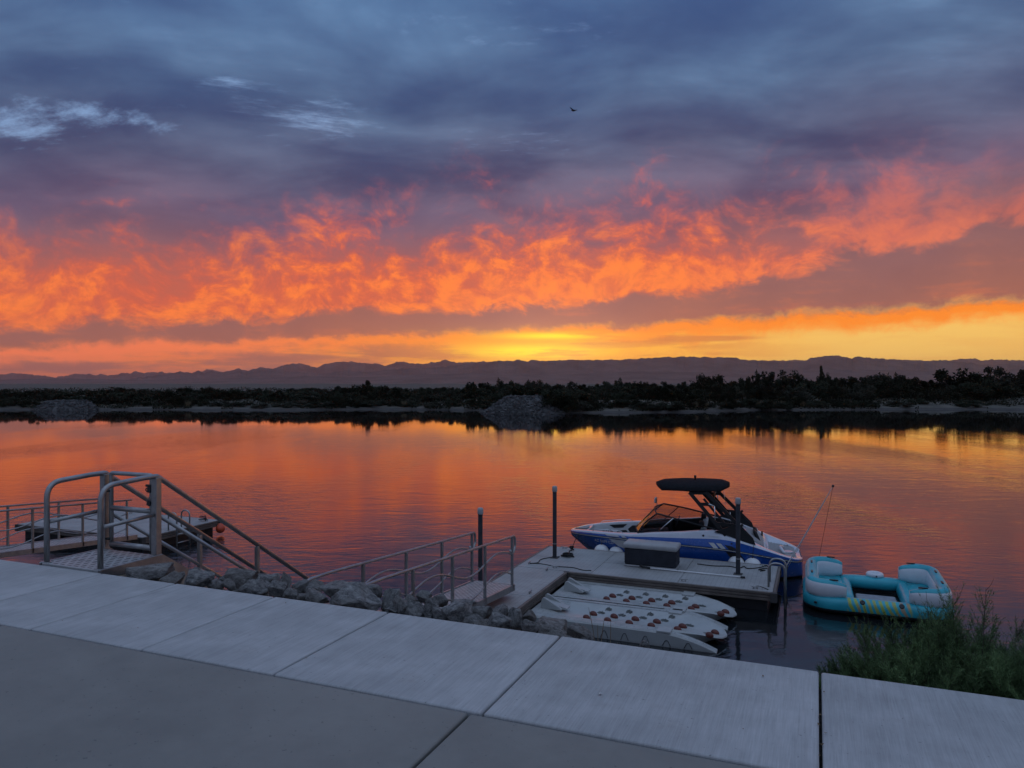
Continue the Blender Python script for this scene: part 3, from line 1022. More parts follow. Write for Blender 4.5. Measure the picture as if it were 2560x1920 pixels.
# ropes
def rope(name, pts, label, r=0.011, n=8, m='black_rope'):
    bm = bmesh.new()
    p0 = Vector(pts[0])
    tube(bm, [Vector(p) - p0 for p in spline(pts, n)], r, 6)
    o = obj(name, bm, MATS[m], None, True, loc=p0)
    return tag(o, label, 'rope')
random.seed(11)
def tangle(cx, cy, R, z0, n, h=0.05):
    pts = []
    for k in range(n):
        a = k * 1.15 + random.uniform(-.4, .4)
        rr_ = R * random.uniform(0.35, 1.0)
        pts.append((cx + rr_ * math.cos(a), cy + rr_ * 0.8 * math.sin(a), z0 + 0.012 + h * (k / n) + random.uniform(0, 0.02)))
    return pts
rope('coiled_rope', tangle(-18.5, 18.45, 0.16, DZ, 16, 0.16), 'small black coil of rope on the corner of the bare dock', 0.016)

# ------------------------------------------------------------------ pile posts through the docks
def pile(x, y, ztop, label):
    t = thing('pile_post', label, 'post', (x, y, -1.6), 0, 'slim dark posts that hold the docks')
    bm = bmesh.new()
    tube(bm, [(0, 0, -1.2), (0, 0, ztop + 1.6 - 0.10)], 0.052, 20)
    obj('shaft', bm, MATS['post_black'], t)
    bm = bmesh.new()
    tube(bm, [(0, 0, ztop + 1.6 - 0.15), (0, 0, ztop + 1.6 - 0.13), (0, 0, ztop + 1.6 - 0.03), (0, 0, ztop + 1.6)], [0.056, 0.066, 0.066, 0.050], 20)
    obj('cap', bm, MATS['post_cap'], t)
    bm = bmesh.new()
    tube(bm, [(0, 0, 1.6 + DZ + 0.36), (0, 0, 1.6 + DZ + 0.375)], 0.055, 20)
    obj('band', bm, MATS['post_cap'], t)
    bm = bmesh.new()
    for a in (0, math.pi / 2):
        pass
    box(bm, -0.10, 0.10, -0.10, 0.10, 1.6 + DZ - 0.01, 1.6 + DZ + 0.014, 0.004, 1)
    obj('collar', bm, MATS['fascia_dark'], t)
    return t
pile(-6.25, 18.05, 2.30, 'dark post with pale cap beside the rope at the bow end of the boat dock')
pile(-6.97, 15.05, 2.16, 'dark post with pale cap right beside the end of the wavy gangway')
pile(-1.72, 18.15, 2.25, 'dark post with pale cap standing in front of the boat stern')

# ------------------------------------------------------------------ speedboat
def paint(name, c, rough=0.22, coat=0.6):
    def f(n, b, oc):
        v = n.noise(oc, 3.0, 5, 0.6)
        n.put(b.inputs['Base Color'], n.mix(n.ss(0.3, 0.7, v), tuple(x * 0.92 for x in c), c))
        n.put(b.inputs['Roughness'], n.lin(0.3, 0.7, rough * 0.8, rough * 1.4, n.noise(oc, 9.0, 6, 0.65)))
        b.inputs['Coat Weight'].default_value = coat
        b.inputs['Coat Roughness'].default_value = 0.08
    return mat(name, build=f)
paint('boat_white', (0.58, 0.60, 0.65))
paint('boat_blue', (0.012, 0.085, 0.36))
paint('boat_navy', (0.010, 0.035, 0.16))
paint('boat_black', (0.008, 0.008, 0.009), 0.5, 0.0)
mat('boat_rail_and_shade', (0.015, 0.015, 0.016), 0.5)  # black of rub rail and badges, also the shadow painted on the stern
mat('boat_vinyl', (0.50, 0.50, 0.50), 0.55, var=0.08, nscale=6)
mat('boat_vinyl_dark', (0.018, 0.018, 0.020), 0.6, var=0.2, nscale=6, spec=0.25)
mat('boat_mat', (0.27, 0.27, 0.275), 0.75, var=0.12, nscale=12, bump=0.5, bscale=150, bdist=0.003)
mat('canvas', (0.007, 0.007, 0.009), 0.8, var=0.3, nscale=6, bump=0.5, bscale=10, bdist=0.02, spec=0.12)
def b_glass(n, b, oc):
    b.inputs['Base Color'].default_value = (0.55, 0.58, 0.60, 1)
    n.put(b.inputs['Roughness'], n.lin(0.3, 0.7, 0.01, 0.05, n.noise(oc, 4.0, 4, 0.6)))
    b.inputs['Transmission Weight'].default_value = 1.0
    b.inputs['IOR'].default_value = 1.1
mat('tinted_glass', build=b_glass)
mat('chrome', (0.70, 0.70, 0.70), 0.15, metal=1.0, var=0.05)

BYAW = math.atan2(0.55, 6.1)
boat = thing('speedboat', 'blue and white bowrider speedboat with black tower canopy moored at the dock', 'boat', (-6.52, 20.33, 0.0), BYAW)
TW = [(0, 0.10), (0.12, 0.27), (0.3, 0.43), (0.6, 0.64), (1.0, 0.84), (1.5, 1.01), (2.1, 1.13), (3.0, 1.20), (4.4, 1.21), (5.2, 1.17), (5.7, 1.08), (5.95, 0.96), (6.08, 0.80), (6.15, 0.62)]
TR = [(0, 0.70), (0.6, 0.745), (1.6, 0.785), (3.0, 0.755), (4.4, 0.69), (5.4, 0.56), (6.15, 0.43)]
TG = [(0, 0.755), (0.4, 0.83), (1.2, 0.895), (1.9, 0.925), (2.3, 0.99), (3.2, 1.07), (3.95, 1.15), (4.3, 1.10), (4.7, 0.97), (5.2, 0.78), (5.6, 0.635), (5.9, 0.54), (6.15, 0.475)]
TCW = [(0, 0.015), (0.3, 0.11), (0.7, 0.34), (1.2, 0.60), (2.0, 0.84), (3.0, 0.96), (4.4, 1.00), (5.6, 0.98), (6.15, 0.6)]
TCZ = [(0, 0.60), (0.3, 0.44), (0.7, 0.30), (1.2, 0.20), (2.0, 0.12), (3.0, 0.06), (6.15, 0.04)]
TKZ = [(0, 0.58), (0.3, 0.34), (0.7, 0.05), (1.2, -0.14), (2.0, -0.26), (3.0, -0.30), (6.15, -0.30)]
xs_ = [0, 0.05, 0.12, 0.2, 0.3, 0.45, 0.6, 0.8, 1.0, 1.25, 1.5, 1.8, 2.1, 2.4, 2.8, 3.2, 3.6, 3.95, 4.15, 4.4, 4.7, 5.0, 5.3, 5.6, 5.8, 5.95, 6.05, 6.11, 6.15]
def sect(x):
    w, zr, zg = sinterp(TW, x), sinterp(TR, x), sinterp(TG, x)
    cw, cz, kz = sinterp(TCW, x), sinterp(TCZ, x), sinterp(TKZ, x)
    st_ = 0.52 if x < 4.0 else 0.52 + 0.3 * min(1, (x - 4.0) / 1.4)
    zs = zr + 0.02 + (zg - zr - 0.02) * st_
    flare = cw + (w - cw) * 0.62
    tum = 0.10 * min(1, max(0, (zg - zr - 0.1) / 0.3))
    return [(0, kz), (cw * 0.55, kz + (cz - kz) * 0.48), (cw, cz), (cw + 0.02, cz + 0.03), (flare, cz + (zr - cz) * 0.5), (w - 0.012, zr - 0.03), (w + 0.014, zr - 0.022), (w + 0.014, zr + 0.010), (w - 0.006, zr + 0.018),
            (w - 0.012 - tum * 0.3, zs), (w - 0.02 - tum, zg - 0.02), (w - 0.05 - tum, zg + 0.004), (w - 0.15 - tum, zg + 0.006), (w - 0.18 - tum, zg - 0.012)]
NS = len(sect(1))
vv, ff, mi = [], [], []
#   keel..chine navy, topsides blue, rub rail black, stripe blue, upper side white
seg_m = [1, 1, 1, 0, 0, 2, 2, 2, 0, 3, 3, 3, 3]
for x in xs_:
    s_ = sect(x)
    for y, z in s_:
        vv.append((x, -y, z))
    for y, z in s_:
        vv.append((x, y, z))
for i in range(len(xs_) - 1):
    for side in (0, 1):
        for j in range(NS - 1):
            a = i * 2 * NS + side * NS + j
            b_ = a + 2 * NS
            q = (a, b_, b_ + 1, a + 1)
            ff.append(q if side == 0 else q[::-1])
            mi.append(seg_m[j])
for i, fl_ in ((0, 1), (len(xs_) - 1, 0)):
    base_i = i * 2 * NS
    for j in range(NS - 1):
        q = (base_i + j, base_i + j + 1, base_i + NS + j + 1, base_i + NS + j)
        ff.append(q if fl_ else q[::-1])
        mi.append(seg_m[j] if j > 7 else (1 if i == 0 else 2))  # stern end below the rub rail goes black: shadow painted into the hull colour
hull = obj_py('hull', vv, ff, [MATS['boat_blue'], MATS['boat_navy'], MATS['boat_rail_and_shade'], MATS['boat_white']], boat, False, midx=mi)
me = hull.data
bm = bmesh.new()
bm.from_mesh(me)
bmesh.ops.remove_doubles(bm, verts=bm.verts, dist=0.0006)
bmesh.ops.recalc_face_normals(bm, faces=bm.faces)
for e in bm.edges:
    if len(e.link_faces) == 2 and e.calc_face_angle(0) > 0.42:
        e.smooth = False
for f in bm.faces:
    f.smooth = True
bm.to_mesh(me)
bm.free()

def bpart(nm, bm, m, parent=None, sm=False):
    return obj(nm, bm, MATS[m] if isinstance(m, str) else m, parent or boat, sm)
# bright pinstripe on the rub rail, near and far side
for sgn in (-1, 1):
    bm = bmesh.new()
    tube(bm, [(x, sgn * (sinterp(TW, x) + 0.016), sinterp(TR, x) - 0.006) for x in xs_], 0.006, 6)
    bpart('rub_strip', bm, 'chrome', None, True)

def inner(x):
    s_ = sect(x)
    return s_[-1]          # (half width, z) of the inner gunwale lip
def sheet(x0, x1, zf, n, m, nm, inset=0.0, parent=None):
    """Deck surface spanning gunwale to gunwale."""
    bm = bmesh.new()
    rows = []
    for k in range(n + 1):
        x = x0 + (x1 - x0) * k / n
        w = inner(x)[0] - inset
        rows.append([bm.verts.new((x, w * t, zf(x, t))) for t in (-1, -0.6, -0.2, 0.2, 0.6, 1)])
    for a, b_ in zip(rows[:-1], rows[1:]):
        for j in range(5):
            bm.faces.new((a[j], b_[j], b_[j + 1], a[j + 1]))
    bmesh.ops.recalc_face_normals(bm, faces=bm.faces)
    if sum(f.normal.z for f in bm.faces) < 0:
        bmesh.ops.reverse_faces(bm, faces=bm.faces)
    return bpart(nm, bm, m, parent, True)
sheet(0.0, 0.56, lambda x, t: inner(x)[1] - 0.002, 6, 'boat_white', 'bow_deck')
# anchor hatch
bm = bmesh.new()
hv = [bm.verts.new((x, y, sinterp(TG, x) + 0.012)) for x, y in ((0.10, -0.10), (0.46, -0.26), (0.52, 0.0), (0.46, 0.26), (0.10, 0.10))]
f = bm.faces.new(hv)
bmesh.ops.solidify(bm, geom=[f], thickness=0.012)
bmesh.ops.recalc_face_normals(bm, faces=bm.faces)
bpart('anchor_hatch', bm, 'boat_mat')
# cockpit tub: floor and lining
def tub(x0, x1, zfloor, n, m, nm, slope=0.10):
    bm = bmesh.new()
    rows = []
    for k in range(n + 1):
        x = x0 + (x1 - x0) * k / n
        w, zl = inner(x)
        prof = [(-w, zl), (-w + 0.02, zl - 0.03), (-w + slope, zfloor + 0.02), (-w + slope + 0.05, zfloor), (w - slope - 0.05, zfloor), (w - slope, zfloor + 0.02), (w - 0.02, zl - 0.03), (w, zl)]
        rows.append([bm.verts.new((x, y, z)) for y, z in prof])
    for a, b_ in zip(rows[:-1], rows[1:]):
        for j in range(7):
            bm.faces.new((a[j], a[j + 1], b_[j + 1], b_[j]))
    for r_, flip in ((rows[0], False), (rows[-1], True)):
        bm.faces.new(r_ if flip else r_[::-1])
    bmesh.ops.recalc_face_normals(bm, faces=bm.faces)
    bmesh.ops.reverse_faces(bm, faces=bm.faces)
    for f in bm.faces:
        f.material_index = 0
    return bpart(nm, bm, m)
tub(0.56, 2.02, 0.42, 10, 'boat_vinyl', 'bow_cockpit', 0.13)
tub(2.02, 4.72, 0.30, 14, 'boat_vinyl_dark', 'main_cockpit', 0.08)
# bow seats: cushions along both sides, and black hexagonal panels with a speaker on the lining
for sgn in (-1, 1):
    bm = bmesh.new()
    rows = []
    for k in range(9):
        x = 0.85 + 1.1 * k / 8
        w = inner(x)[0] - 0.13
        rows.append([bm.verts.new((x, sgn * y, z)) for y, z in ((w, 0.62), (w - 0.32, 0.62), (w - 0.35, 0.59), (w - 0.35, 0.42), (w, 0.42))])
    for a, b_ in zip(rows[:-1], rows[1:]):
        for j in range(4):
            bm.faces.new((a[j], a[j + 1], b_[j + 1], b_[j]))
    bm.faces.new(rows[0])
    bm.faces.new(rows[-1][::-1])
    bmesh.ops.recalc_face_normals(bm, faces=bm.faces)
    bpart('bow_seat', bm, 'boat_vinyl')
    def wall_pt(x, h, lift=0.012):
        w, zl = inner(x)
        z = 0.44 + (zl - 0.47) * h
        t = (zl - 0.03 - z) / (zl - 0.03 - 0.44)
        return (x, sgn * (w - 0.02 - 0.11 * t - lift), z)
    for poly in ([(0.98, 0.95), (1.12, 0.72), (1.36, 0.72), (1.48, 0.95)], [(0.72, 0.30), (0.80, 0.58), (1.02, 0.62), (1.12, 0.42), (1.05, 0.28)], [(1.16, 0.28), (1.22, 0.55), (1.46, 0.55), (1.54, 0.28)], [(1.60, 0.28), (1.50, 0.62), (1.62, 0.85), (1.98, 0.85), (1.98, 0.28)]):
        bm = bmesh.new()
        f = bm.faces.new([bm.verts.new(wall_pt(x, h)) for x, h in poly])
        bpart('trim_panel', bm, 'boat_vinyl_dark')
    c = Vector(wall_pt(0.93, 0.45, 0.03))
    bm = bmesh.new()
    tube(bm, [c + Vector((0.085 * math.cos(t), 0, 0.085 * math.sin(t))) for t in [k * math.pi / 10 for k in range(21)]], 0.010, 6)
    for k in range(6):
        a = k * math.pi / 3
        tube(bm, [c + Vector((0.02 * math.cos(a), 0, 0.02 * math.sin(a))), c + Vector((0.08 * math.cos(a + .3), 0, 0.08 * math.sin(a + .3)))], 0.008, 5)
    bpart('speaker', bm, 'boat_vinyl', None, True)
    # grab rail on the bow gunwale
    bm = bmesh.new()
    gp = [(x, sgn * (inner(x)[0] + 0.06), sinterp(TG, x) + (0.05 if 0 < k < 6 else 0.0)) for k, x in enumerate([0.72, 0.78, 0.95, 1.15, 1.35, 1.55, 1.62])]
    tube(bm, gp, 0.010, 8)
    bpart('grab_rail', bm, 'chrome', None, True)
# windscreen: frame of raked pillars and sloping side rails, with glass between
def ws(sgn):
    base_f = Vector((2.02, sgn * (inner(2.02)[0] + 0.05), 0.97))
    top_f = Vector((2.50, sgn * 0.86, 1.47))
    mid_r = Vector((3.2, sgn * (inner(3.2)[0] + 0.02), 1.345))
    end_r = Vector((4.02, sgn * (inner(4.0)[0] + 0.04), 1.165))
    return base_f, top_f, mid_r, end_r
for sgn in (-1, 1):
    bf, tf, mr, er = ws(sgn)
    bm = bmesh.new()
    tube(bm, spline([bf, tf * 0.5 + bf * 0.5 + Vector((-0.03, 0, 0.03)), tf], 5) + spline([tf + Vector((0.05, 0, 0.0)), mr, er], 6), 0.022, 8)
    wsf = bpart('windscreen_side', bm, 'boat_black', None, True)
    bm = bmesh.new()
    bs = [Vector((x, sgn * (inner(x)[0] + 0.05), sinterp(TG, x) + 0.01)) for x in (2.06, 2.5, 3.0, 3.5, 3.98)]
    tp = [bf + Vector((0.02, 0, 0.03)), tf, spline([tf, mr, er], 6)[5], spline([tf, mr, er], 6)[9], er]
    va = [bm.verts.new(p) for p in bs]
    vb = [bm.verts.new(p) for p in tp]
    for k in range(4):
        bm.faces.new((va[k], va[k + 1], vb[k + 1], vb[k]))
    bmesh.ops.recalc_face_normals(bm, faces=bm.faces)
    g_ = bpart('side_glass', bm, 'tinted_glass', wsf)
    md = g_.modifiers.new('thick', 'SOLIDIFY')
    md.thickness = 0.006
    bm = bmesh.new()
    tube(bm, [Vector((2.95, sgn * (inner(2.95)[0] + 0.03), 1.40)), Vector((2.52, sgn * (inner(2.5)[0] + 0.03), 1.0))], 0.012, 6)
    bpart('strut', bm, 'boat_black' if sgn > 0 else 'chrome', wsf, True)
bfl, tfl = ws(-1)[:2]
bfr, tfr = ws(1)[:2]
bm = bmesh.new()
tube(bm, spline([tfl, Vector((2.36, 0, 1.50)), tfr], 8), 0.020, 8)
tube(bm, spline([bfl, Vector((1.86, 0, 0.96)), bfr], 8), 0.018, 8)
for y in (-0.28, 0.28):
    tube(bm, [Vector((1.88, y, 0.96)), Vector((2.38, y, 1.50))], 0.014, 8)
fr = bpart('windscreen_front', bm, 'boat_black', None, True)
lo_, hi_ = spline([bfl, Vector((1.86, 0, 0.96)), bfr], 8), spline([tfl, Vector((2.36, 0, 1.50)), tfr], 8)
bm = bmesh.new()
va, vb = [bm.verts.new(p) for p in lo_], [bm.verts.new(p) for p in hi_]
for k in range(len(lo_) - 1):
    bm.faces.new((va[k], va[k + 1], vb[k + 1], vb[k]))
g_ = bpart('front_glass', bm, 'tinted_glass', fr)
md = g_.modifiers.new('thick', 'SOLIDIFY')
md.thickness = 0.006
# bow cowl in front of the windscreen
for sgn in (-1, 1):
    bm = bmesh.new()
    box(bm, 2.02, 2.78, sgn * 0.30 if sgn > 0 else -0.98, 0.98 if sgn > 0 else -0.30, 0.32, 1.02, 0.06, 3)
    for v in bm.verts:
        if v.co.z > 0.9:
            v.co.z += -0.06 + 0.10 * (v.co.x - 2.02)
    bpart('console', bm, 'boat_vinyl_dark', None, True)
    bm = bmesh.new()
    box(bm, 1.93, 2.015, sgn * 0.30 if sgn > 0 else -0.95, 0.95 if sgn > 0 else -0.30, 0.44, 0.86, 0.03, 2)
    bpart('bow_backrest', bm, 'boat_vinyl')
# mirror
bm = bmesh.new()
tube(bm, [(2.40, 0.25, 1.49), (2.38, 0.25, 1.62)], 0.012, 6)
box(bm, 2.33, 2.39, 0.08, 0.34, 1.60, 1.74, 0.025, 2)
bpart('mirror', bm, 'boat_vinyl')
# steering wheel
bm = bmesh.new()
c = Vector((2.92, 0.62, 1.02))
tube(bm, [c + Vector((0.07 * math.cos(t), 0.17 * math.sin(t), 0.16 * math.cos(t))) for t in [k * math.pi / 10 for k in range(21)]], 0.014, 8)
for a in (0.3, 2.4, 4.5):
    tube(bm, [c, c + Vector((0.07 * math.cos(a), 0.17 * math.sin(a), 0.16 * math.cos(a)))], 0.010, 6)
bpart('steering_wheel', bm, 'boat_black', None, True)
# seats
for y0 in (-0.86, 0.40):
    bm = bmesh.new()
    box(bm, 3.18, 3.62, y0, y0 + 0.46, 0.36, 0.72, 0.06, 3)
    s1 = bpart('helm_seat', bm, 'boat_vinyl_dark', None, True)
    bm = bmesh.new()
    box(bm, 3.56, 3.70, y0, y0 + 0.46, 0.70, 1.16, 0.055, 3)
    for v in bm.verts:
        v.co.x += 0.18 * (v.co.z - 0.7)
    bpart('seat_back', bm, 'boat_vinyl', s1, True)
    bm = bmesh.new()
    box(bm, 3.58, 3.72, y0 + 0.10, y0 + 0.36, 1.15, 1.30, 0.05, 3)
    bpart('headrest', bm, 'boat_vinyl_dark', s1, True)
bm = bmesh.new()
box(bm, 4.12, 4.62, -0.92, 0.92, 0.32, 0.70, 0.06, 3)
bs_ = bpart('stern_bench', bm, 'boat_vinyl', None, True)
bm = bmesh.new()
box(bm, 4.52, 4.70, -0.92, 0.92, 0.68, 1.02, 0.06, 3)
bpart('bench_back', bm, 'boat_vinyl', bs_, True)
# aft deck sloping to the swim platform
def aft_z(x, t):
    zc = interp([(4.70, 1.02), (4.95, 0.96), (5.25, 0.72), (5.32, 0.53), (5.6, 0.50), (6.15, 0.44)], x)
    edge = inner(x)[1]
    return edge + (zc - edge) * (1 - abs(t) ** 3)
sheet(4.70, 6.14, aft_z, 22, 'boat_white', 'aft_deck')
def mat_z(x, t):
    return aft_z(x, t * 0.86) + 0.008
sheet(5.36, 6.02, mat_z, 8, 'boat_mat', 'swim_platform_mat', 0.10)
sheet(4.78, 5.22, mat_z, 8, 'boat_mat', 'sun_pad', 0.16)
for y in (-0.40, 0.02):
    bm = bmesh.new()
    box(bm, 5.02, 5.12, y, y + 0.34, 0.58, 1.06, 0.05, 3)
    for v in bm.verts:
        v.co.x += -0.42 * (v.co.z - 0.58) + 0.12
    o = bpart('aft_backrest', bm, 'boat_vinyl_dark', None, True)
    for k in range(2):
        bm = bmesh.new()
        box(bm, 5.118, 5.132, y + 0.06 + 0.13 * k, y + 0.14 + 0.13 * k, 0.62, 1.02, 0.006, 2)
        for v in bm.verts:
            v.co.x += -0.42 * (v.co.z - 0.58) + 0.12
        bpart('cushion_stripe', bm, 'boat_vinyl', o, True)
bm = bmesh.new()
tube(bm, [Vector((5.2 + 0.0, 0.62 + 0.075 * math.cos(t), 0.80 + 0.075 * math.sin(t))) for t in [k * math.pi / 10 for k in range(21)]], 0.022, 6)
bpart('speaker', bm, 'boat_vinyl_dark', None, True)
# re-boarding hatch with a white ring, table base, stern eye
bm = bmesh.new()
tube(bm, spline([(5.72, -0.40, 0.54), (5.66, -0.1, 0.60), (5.66, 0.12, 0.60), (5.74, 0.36, 0.54)], 5), [0.02] + [0.04] * 14 + [0.02], 8)
bpart('step_pad', bm, 'boat_white', None, True)
bm = bmesh.new()
tube(bm, [(5.82, 0.05, 0.485), (5.82, 0.05, 0.50), (5.82, 0.05, 0.505)], [0.15, 0.15, 0.12], 20)
bpart('deck_hatch', bm, 'boat_white')
for y in (-0.72, 0.72):
    bm = bmesh.new()
    tube(bm, [(5.86, y - 0.06, 0.545), (5.86, y + 0.06, 0.545)], 0.012, 8)
    tube(bm, [(5.86, y - 0.03, 0.50), (5.86, y - 0.03, 0.545)], 0.010, 6)
    tube(bm, [(5.86, y + 0.03, 0.50), (5.86, y + 0.03, 0.545)], 0.010, 6)
    bpart('stern_cleat', bm, 'chrome', None, True)
# wakeboard tower: flat arms with cut-outs, raking forward from the stern quarters
def arm(sgn):
    def y_at(s):
        return sgn * (1.10 - 0.12 * s)
    A0, A1 = Vector((4.28, 0, 1.05)), Vector((3.36, 0, 2.10))     # front edge
    B0, B1 = Vector((4.92, 0, 0.98)), Vector((3.80, 0, 2.10))     # rear edge
    def pt(s, t):
        p = (A0 + (A1 - A0) * s) * (1 - t) + (B0 + (B1 - B0) * s) * t
        return Vector((p.x, y_at(s), p.z))
    bm = bmesh.new()
    def beam(pa, pb, w, th=0.05):
        d = (pb - pa)
        n = Vector((-d.z, 0, d.x)).normalized() * w
        o = Vector((0, th / 2, 0))
        q = [bm.verts.new(v) for v in (pa - n - o, pa + n - o, pb + n - o, pb - n - o, pa - n + o, pa + n + o, pb + n + o, pb - n + o)]
        for f in ((0, 1, 2, 3), (7, 6, 5, 4), (0, 4, 5, 1), (1, 5, 6, 2), (2, 6, 7, 3), (3, 7, 4, 0)):
            bm.faces.new([q[k] for k in f])
    beam(pt(0, 0), pt(1, 0), 0.045)
    beam(pt(0, 1), pt(1, 1), 0.045, 0.052)
    beam(pt(0.30, 0.42), pt(0.86, 0.50), 0.028, 0.046)
    for s in (0.05, 0.27, 0.72, 0.98):
        beam(pt(s, -0.05), pt(s + 0.02, 1.05), 0.040, 0.044 + 0.001 * s)
    beam(pt(0.10, 0.5), pt(0.14, 0.5), 0.30, 0.040)
    bmesh.ops.recalc_face_normals(bm, faces=bm.faces)
    return bpart('tower_arm', bm, 'boat_black')
for sgn in (-1, 1):
    ar = arm(sgn)
    bm = bmesh.new()
    q = [(4.0, 1.13), (4.55, 1.36), (4.95, 1.0), (5.0, 0.86), (4.72, 0.92), (4.3, 1.06)]
    va = [bm.verts.new((x, sgn * 1.135, z)) for x, z in q]
    vb = [bm.verts.new((x, sgn * 1.075, z)) for x, z in q]
    bm.faces.new(va)
    bm.faces.new(vb[::-1])
    for k in range(6):
        bm.faces.new((va[k], va[(k + 1) % 6], vb[(k + 1) % 6], vb[k]))
    bmesh.ops.recalc_face_normals(bm, faces=bm.faces)
    bpart('tower_foot', bm, 'boat_black', ar)
bm = bmesh.new()
for x, z in ((3.40, 2.10), (3.80, 2.10), (3.95, 1.90)):
    tube(bm, [(x, -0.99, z), (x, 0.99, z)], 0.026, 8)
bpart('tower_crossbar', bm, 'boat_black', None, True)
# board racks on the tower
for sgn in (-1, 1):
    bm = bmesh.new()
    tube(bm, [(3.95, sgn * 1.0, 1.75), (4.0, sgn * 1.20, 1.80), (3.86, sgn * 1.25, 1.86)], 0.014, 6)
    tube(bm, [(4.0, sgn * 1.20, 1.80), (4.02, sgn * 1.22, 1.45)], 0.014, 6)
    bpart('board_rack', bm, 'chrome', None, True)
# canopy: a thick domed fabric top with drooping edges
bm = bmesh.new()
nu, nv = 20, 16
grid = []
for i in range(nu + 1):
    row = []
    for j in range(nv + 1):
        u, v = i / nu * 2 - 1, j / nv * 2 - 1
        # superellipse plan
        uu = u * math.sqrt(1 - 0.40 * v * v)
        vv_ = v * math.sqrt(1 - (0.52 if u < 0 else 0.26) * u * u)
        x = 3.38 + 0.98 * uu
        y = 1.04 * vv_
        rim = max(abs(u), abs(v))
        z = 2.315 - 0.11 * v * v - 0.05 * u * u - 0.05 * max(0, rim - 0.82) / 0.18 + 0.045 * max(0.0, u)
        z += 0.006 * mnoise.noise(Vector((x * 4, y * 4, 0)))
        row.append(bm.verts.new((x, y, z)))
    grid.append(row)
for i in range(nu):
    for j in range(nv):
        bm.faces.new((grid[i][j], grid[i + 1][j], grid[i + 1][j + 1], grid[i][j + 1]))
bmesh.ops.recalc_face_normals(bm, faces=bm.faces)
bot = bmesh.ops.duplicate(bm, geom=list(bm.verts) + list(bm.edges) + list(bm.faces))['geom']
bverts = [g for g in bot if isinstance(g, bmesh.types.BMVert)]
for v in bverts:
    t_ = (v.co.x - 2.4) / 1.96
    v.co.z = min(v.co.z - 0.022, 2.215 - 0.10 * math.sin(math.pi * min(1.0, max(0.0, 0.08 + 0.80 * t_))) + 0.015 * mnoise.noise(v.co * 3))
bed = [e for e in bm.edges if e.is_boundary]
bmesh.ops.bridge_loops(bm, edges=bed)
bmesh.ops.recalc_face_normals(bm, faces=bm.faces)
cn = bpart('canopy', bm, 'canvas', None, True)
bm = bmesh.new()
tube(bm, [(3.45, 0, 2.30), (3.45, 0, 2.36), (3.45, 0, 2.365), (3.45, 0, 2.43)], [0.018, 0.018, 0.035, 0.03], 10)
bpart('anchor_light', bm, 'boat_black', cn)
# short aerials with flags of the tower
bm = bmesh.new()
tube(bm, [(4.25, 0.6, 1.55), (4.18, 0.6, 1.95)], 0.006, 5)
bpart('aerial', bm, 'chrome', None, True)
bm = bmesh.new()
tube(bm, [(4.4, -0.9, 1.2), (4.38, -0.9, 1.62)], 0.006, 5)
bpart('aerial', bm, 'chrome', None, True)

# graphics that lie on the topsides of both sides: pale slashes, numbers, badges, drain
def side_pt(x, z, sgn, lift=0.006):
    s_ = sect(x)
    for (y0, z0), (y1, z1) in zip(s_[2:-3], s_[3:-2]):
        if min(z0, z1) <= z <= max(z0, z1) and abs(z1 - z0) > 1e-4:
            t = (z - z0) / (z1 - z0)
            return Vector((x, sgn * (y0 + (y1 - y0) * t + lift), z))
    return Vector((x, sgn * (sinterp(TW, x) + lift), z))
def slash(quad, m, sgn, nm='stripe_decal'):
    bm = bmesh.new()
    n = 5
    lo2 = [side_pt(quad[0][0] + (quad[1][0] - quad[0][0]) * k / n, quad[0][1] + (quad[1][1] - quad[0][1]) * k / n, sgn) for k in range(n + 1)]
    hi2 = [side_pt(quad[3][0] + (quad[2][0] - quad[3][0]) * k / n, quad[3][1] + (quad[2][1] - quad[3][1]) * k / n, sgn) for k in range(n + 1)]
    md_ = [side_pt((a.x + b_.x) / 2, (a.z + b_.z) / 2, sgn, 0.008) for a, b_ in zip(lo2, hi2)]
    r0, r1, r2 = ([bm.verts.new(p) for p in r_] for r_ in (lo2, md_, hi2))
    for ra, rb in ((r0, r1), (r1, r2)):
        for k in range(n):
            bm.faces.new((ra[k], ra[k + 1], rb[k + 1], rb[k]))
    bmesh.ops.recalc_face_normals(bm, faces=bm.faces)
    bpart(nm, bm, m, hull)
for sgn in (-1, 1):
    slash([(1.18, 0.815), (1.55, 0.815), (1.48, 0.86), (1.08, 0.865)], 'boat_vinyl', sgn)
    slash([(1.62, 0.815), (1.74, 0.815), (1.68, 0.86), (1.57, 0.86)], 'boat_vinyl', sgn)
    slash([(1.50, 0.55), (1.72, 0.50), (1.75, 0.74), (1.22, 0.74)], 'boat_vinyl', sgn)
    slash([(3.98, 0.73), (4.10, 0.725), (3.98, 0.86), (3.85, 0.86)], 'boat_vinyl', sgn)
    slash([(4.16, 0.725), (4.28, 0.72), (4.16, 0.85), (4.04, 0.855)], 'boat_vinyl', sgn)
    slash([(4.36, 0.715), (4.62, 0.70), (4.42, 0.80), (4.24, 0.83)], 'boat_black', sgn)
    slash([(4.46, 0.40), (4.78, 0.40), (4.62, 0.63), (4.28, 0.655)], 'boat_black', sgn)
    slash([(2.85, 0.80), (3.02, 0.80), (3.02, 0.815), (2.85, 0.815)], 'boat_white', sgn, 'vent')
    for x, z, r_ in ((3.72, 1.02, 0.028), (4.55, 0.86, 0.03), (4.42, 0.865, 0.018)):
        p = side_pt(x, z, sgn, 0.004)
        bm = bmesh.new()
        tube(bm, [p, p + Vector((0, sgn * 0.012, 0))], r_, 14)
        bpart('badge', bm, 'boat_rail_and_shade', hull)
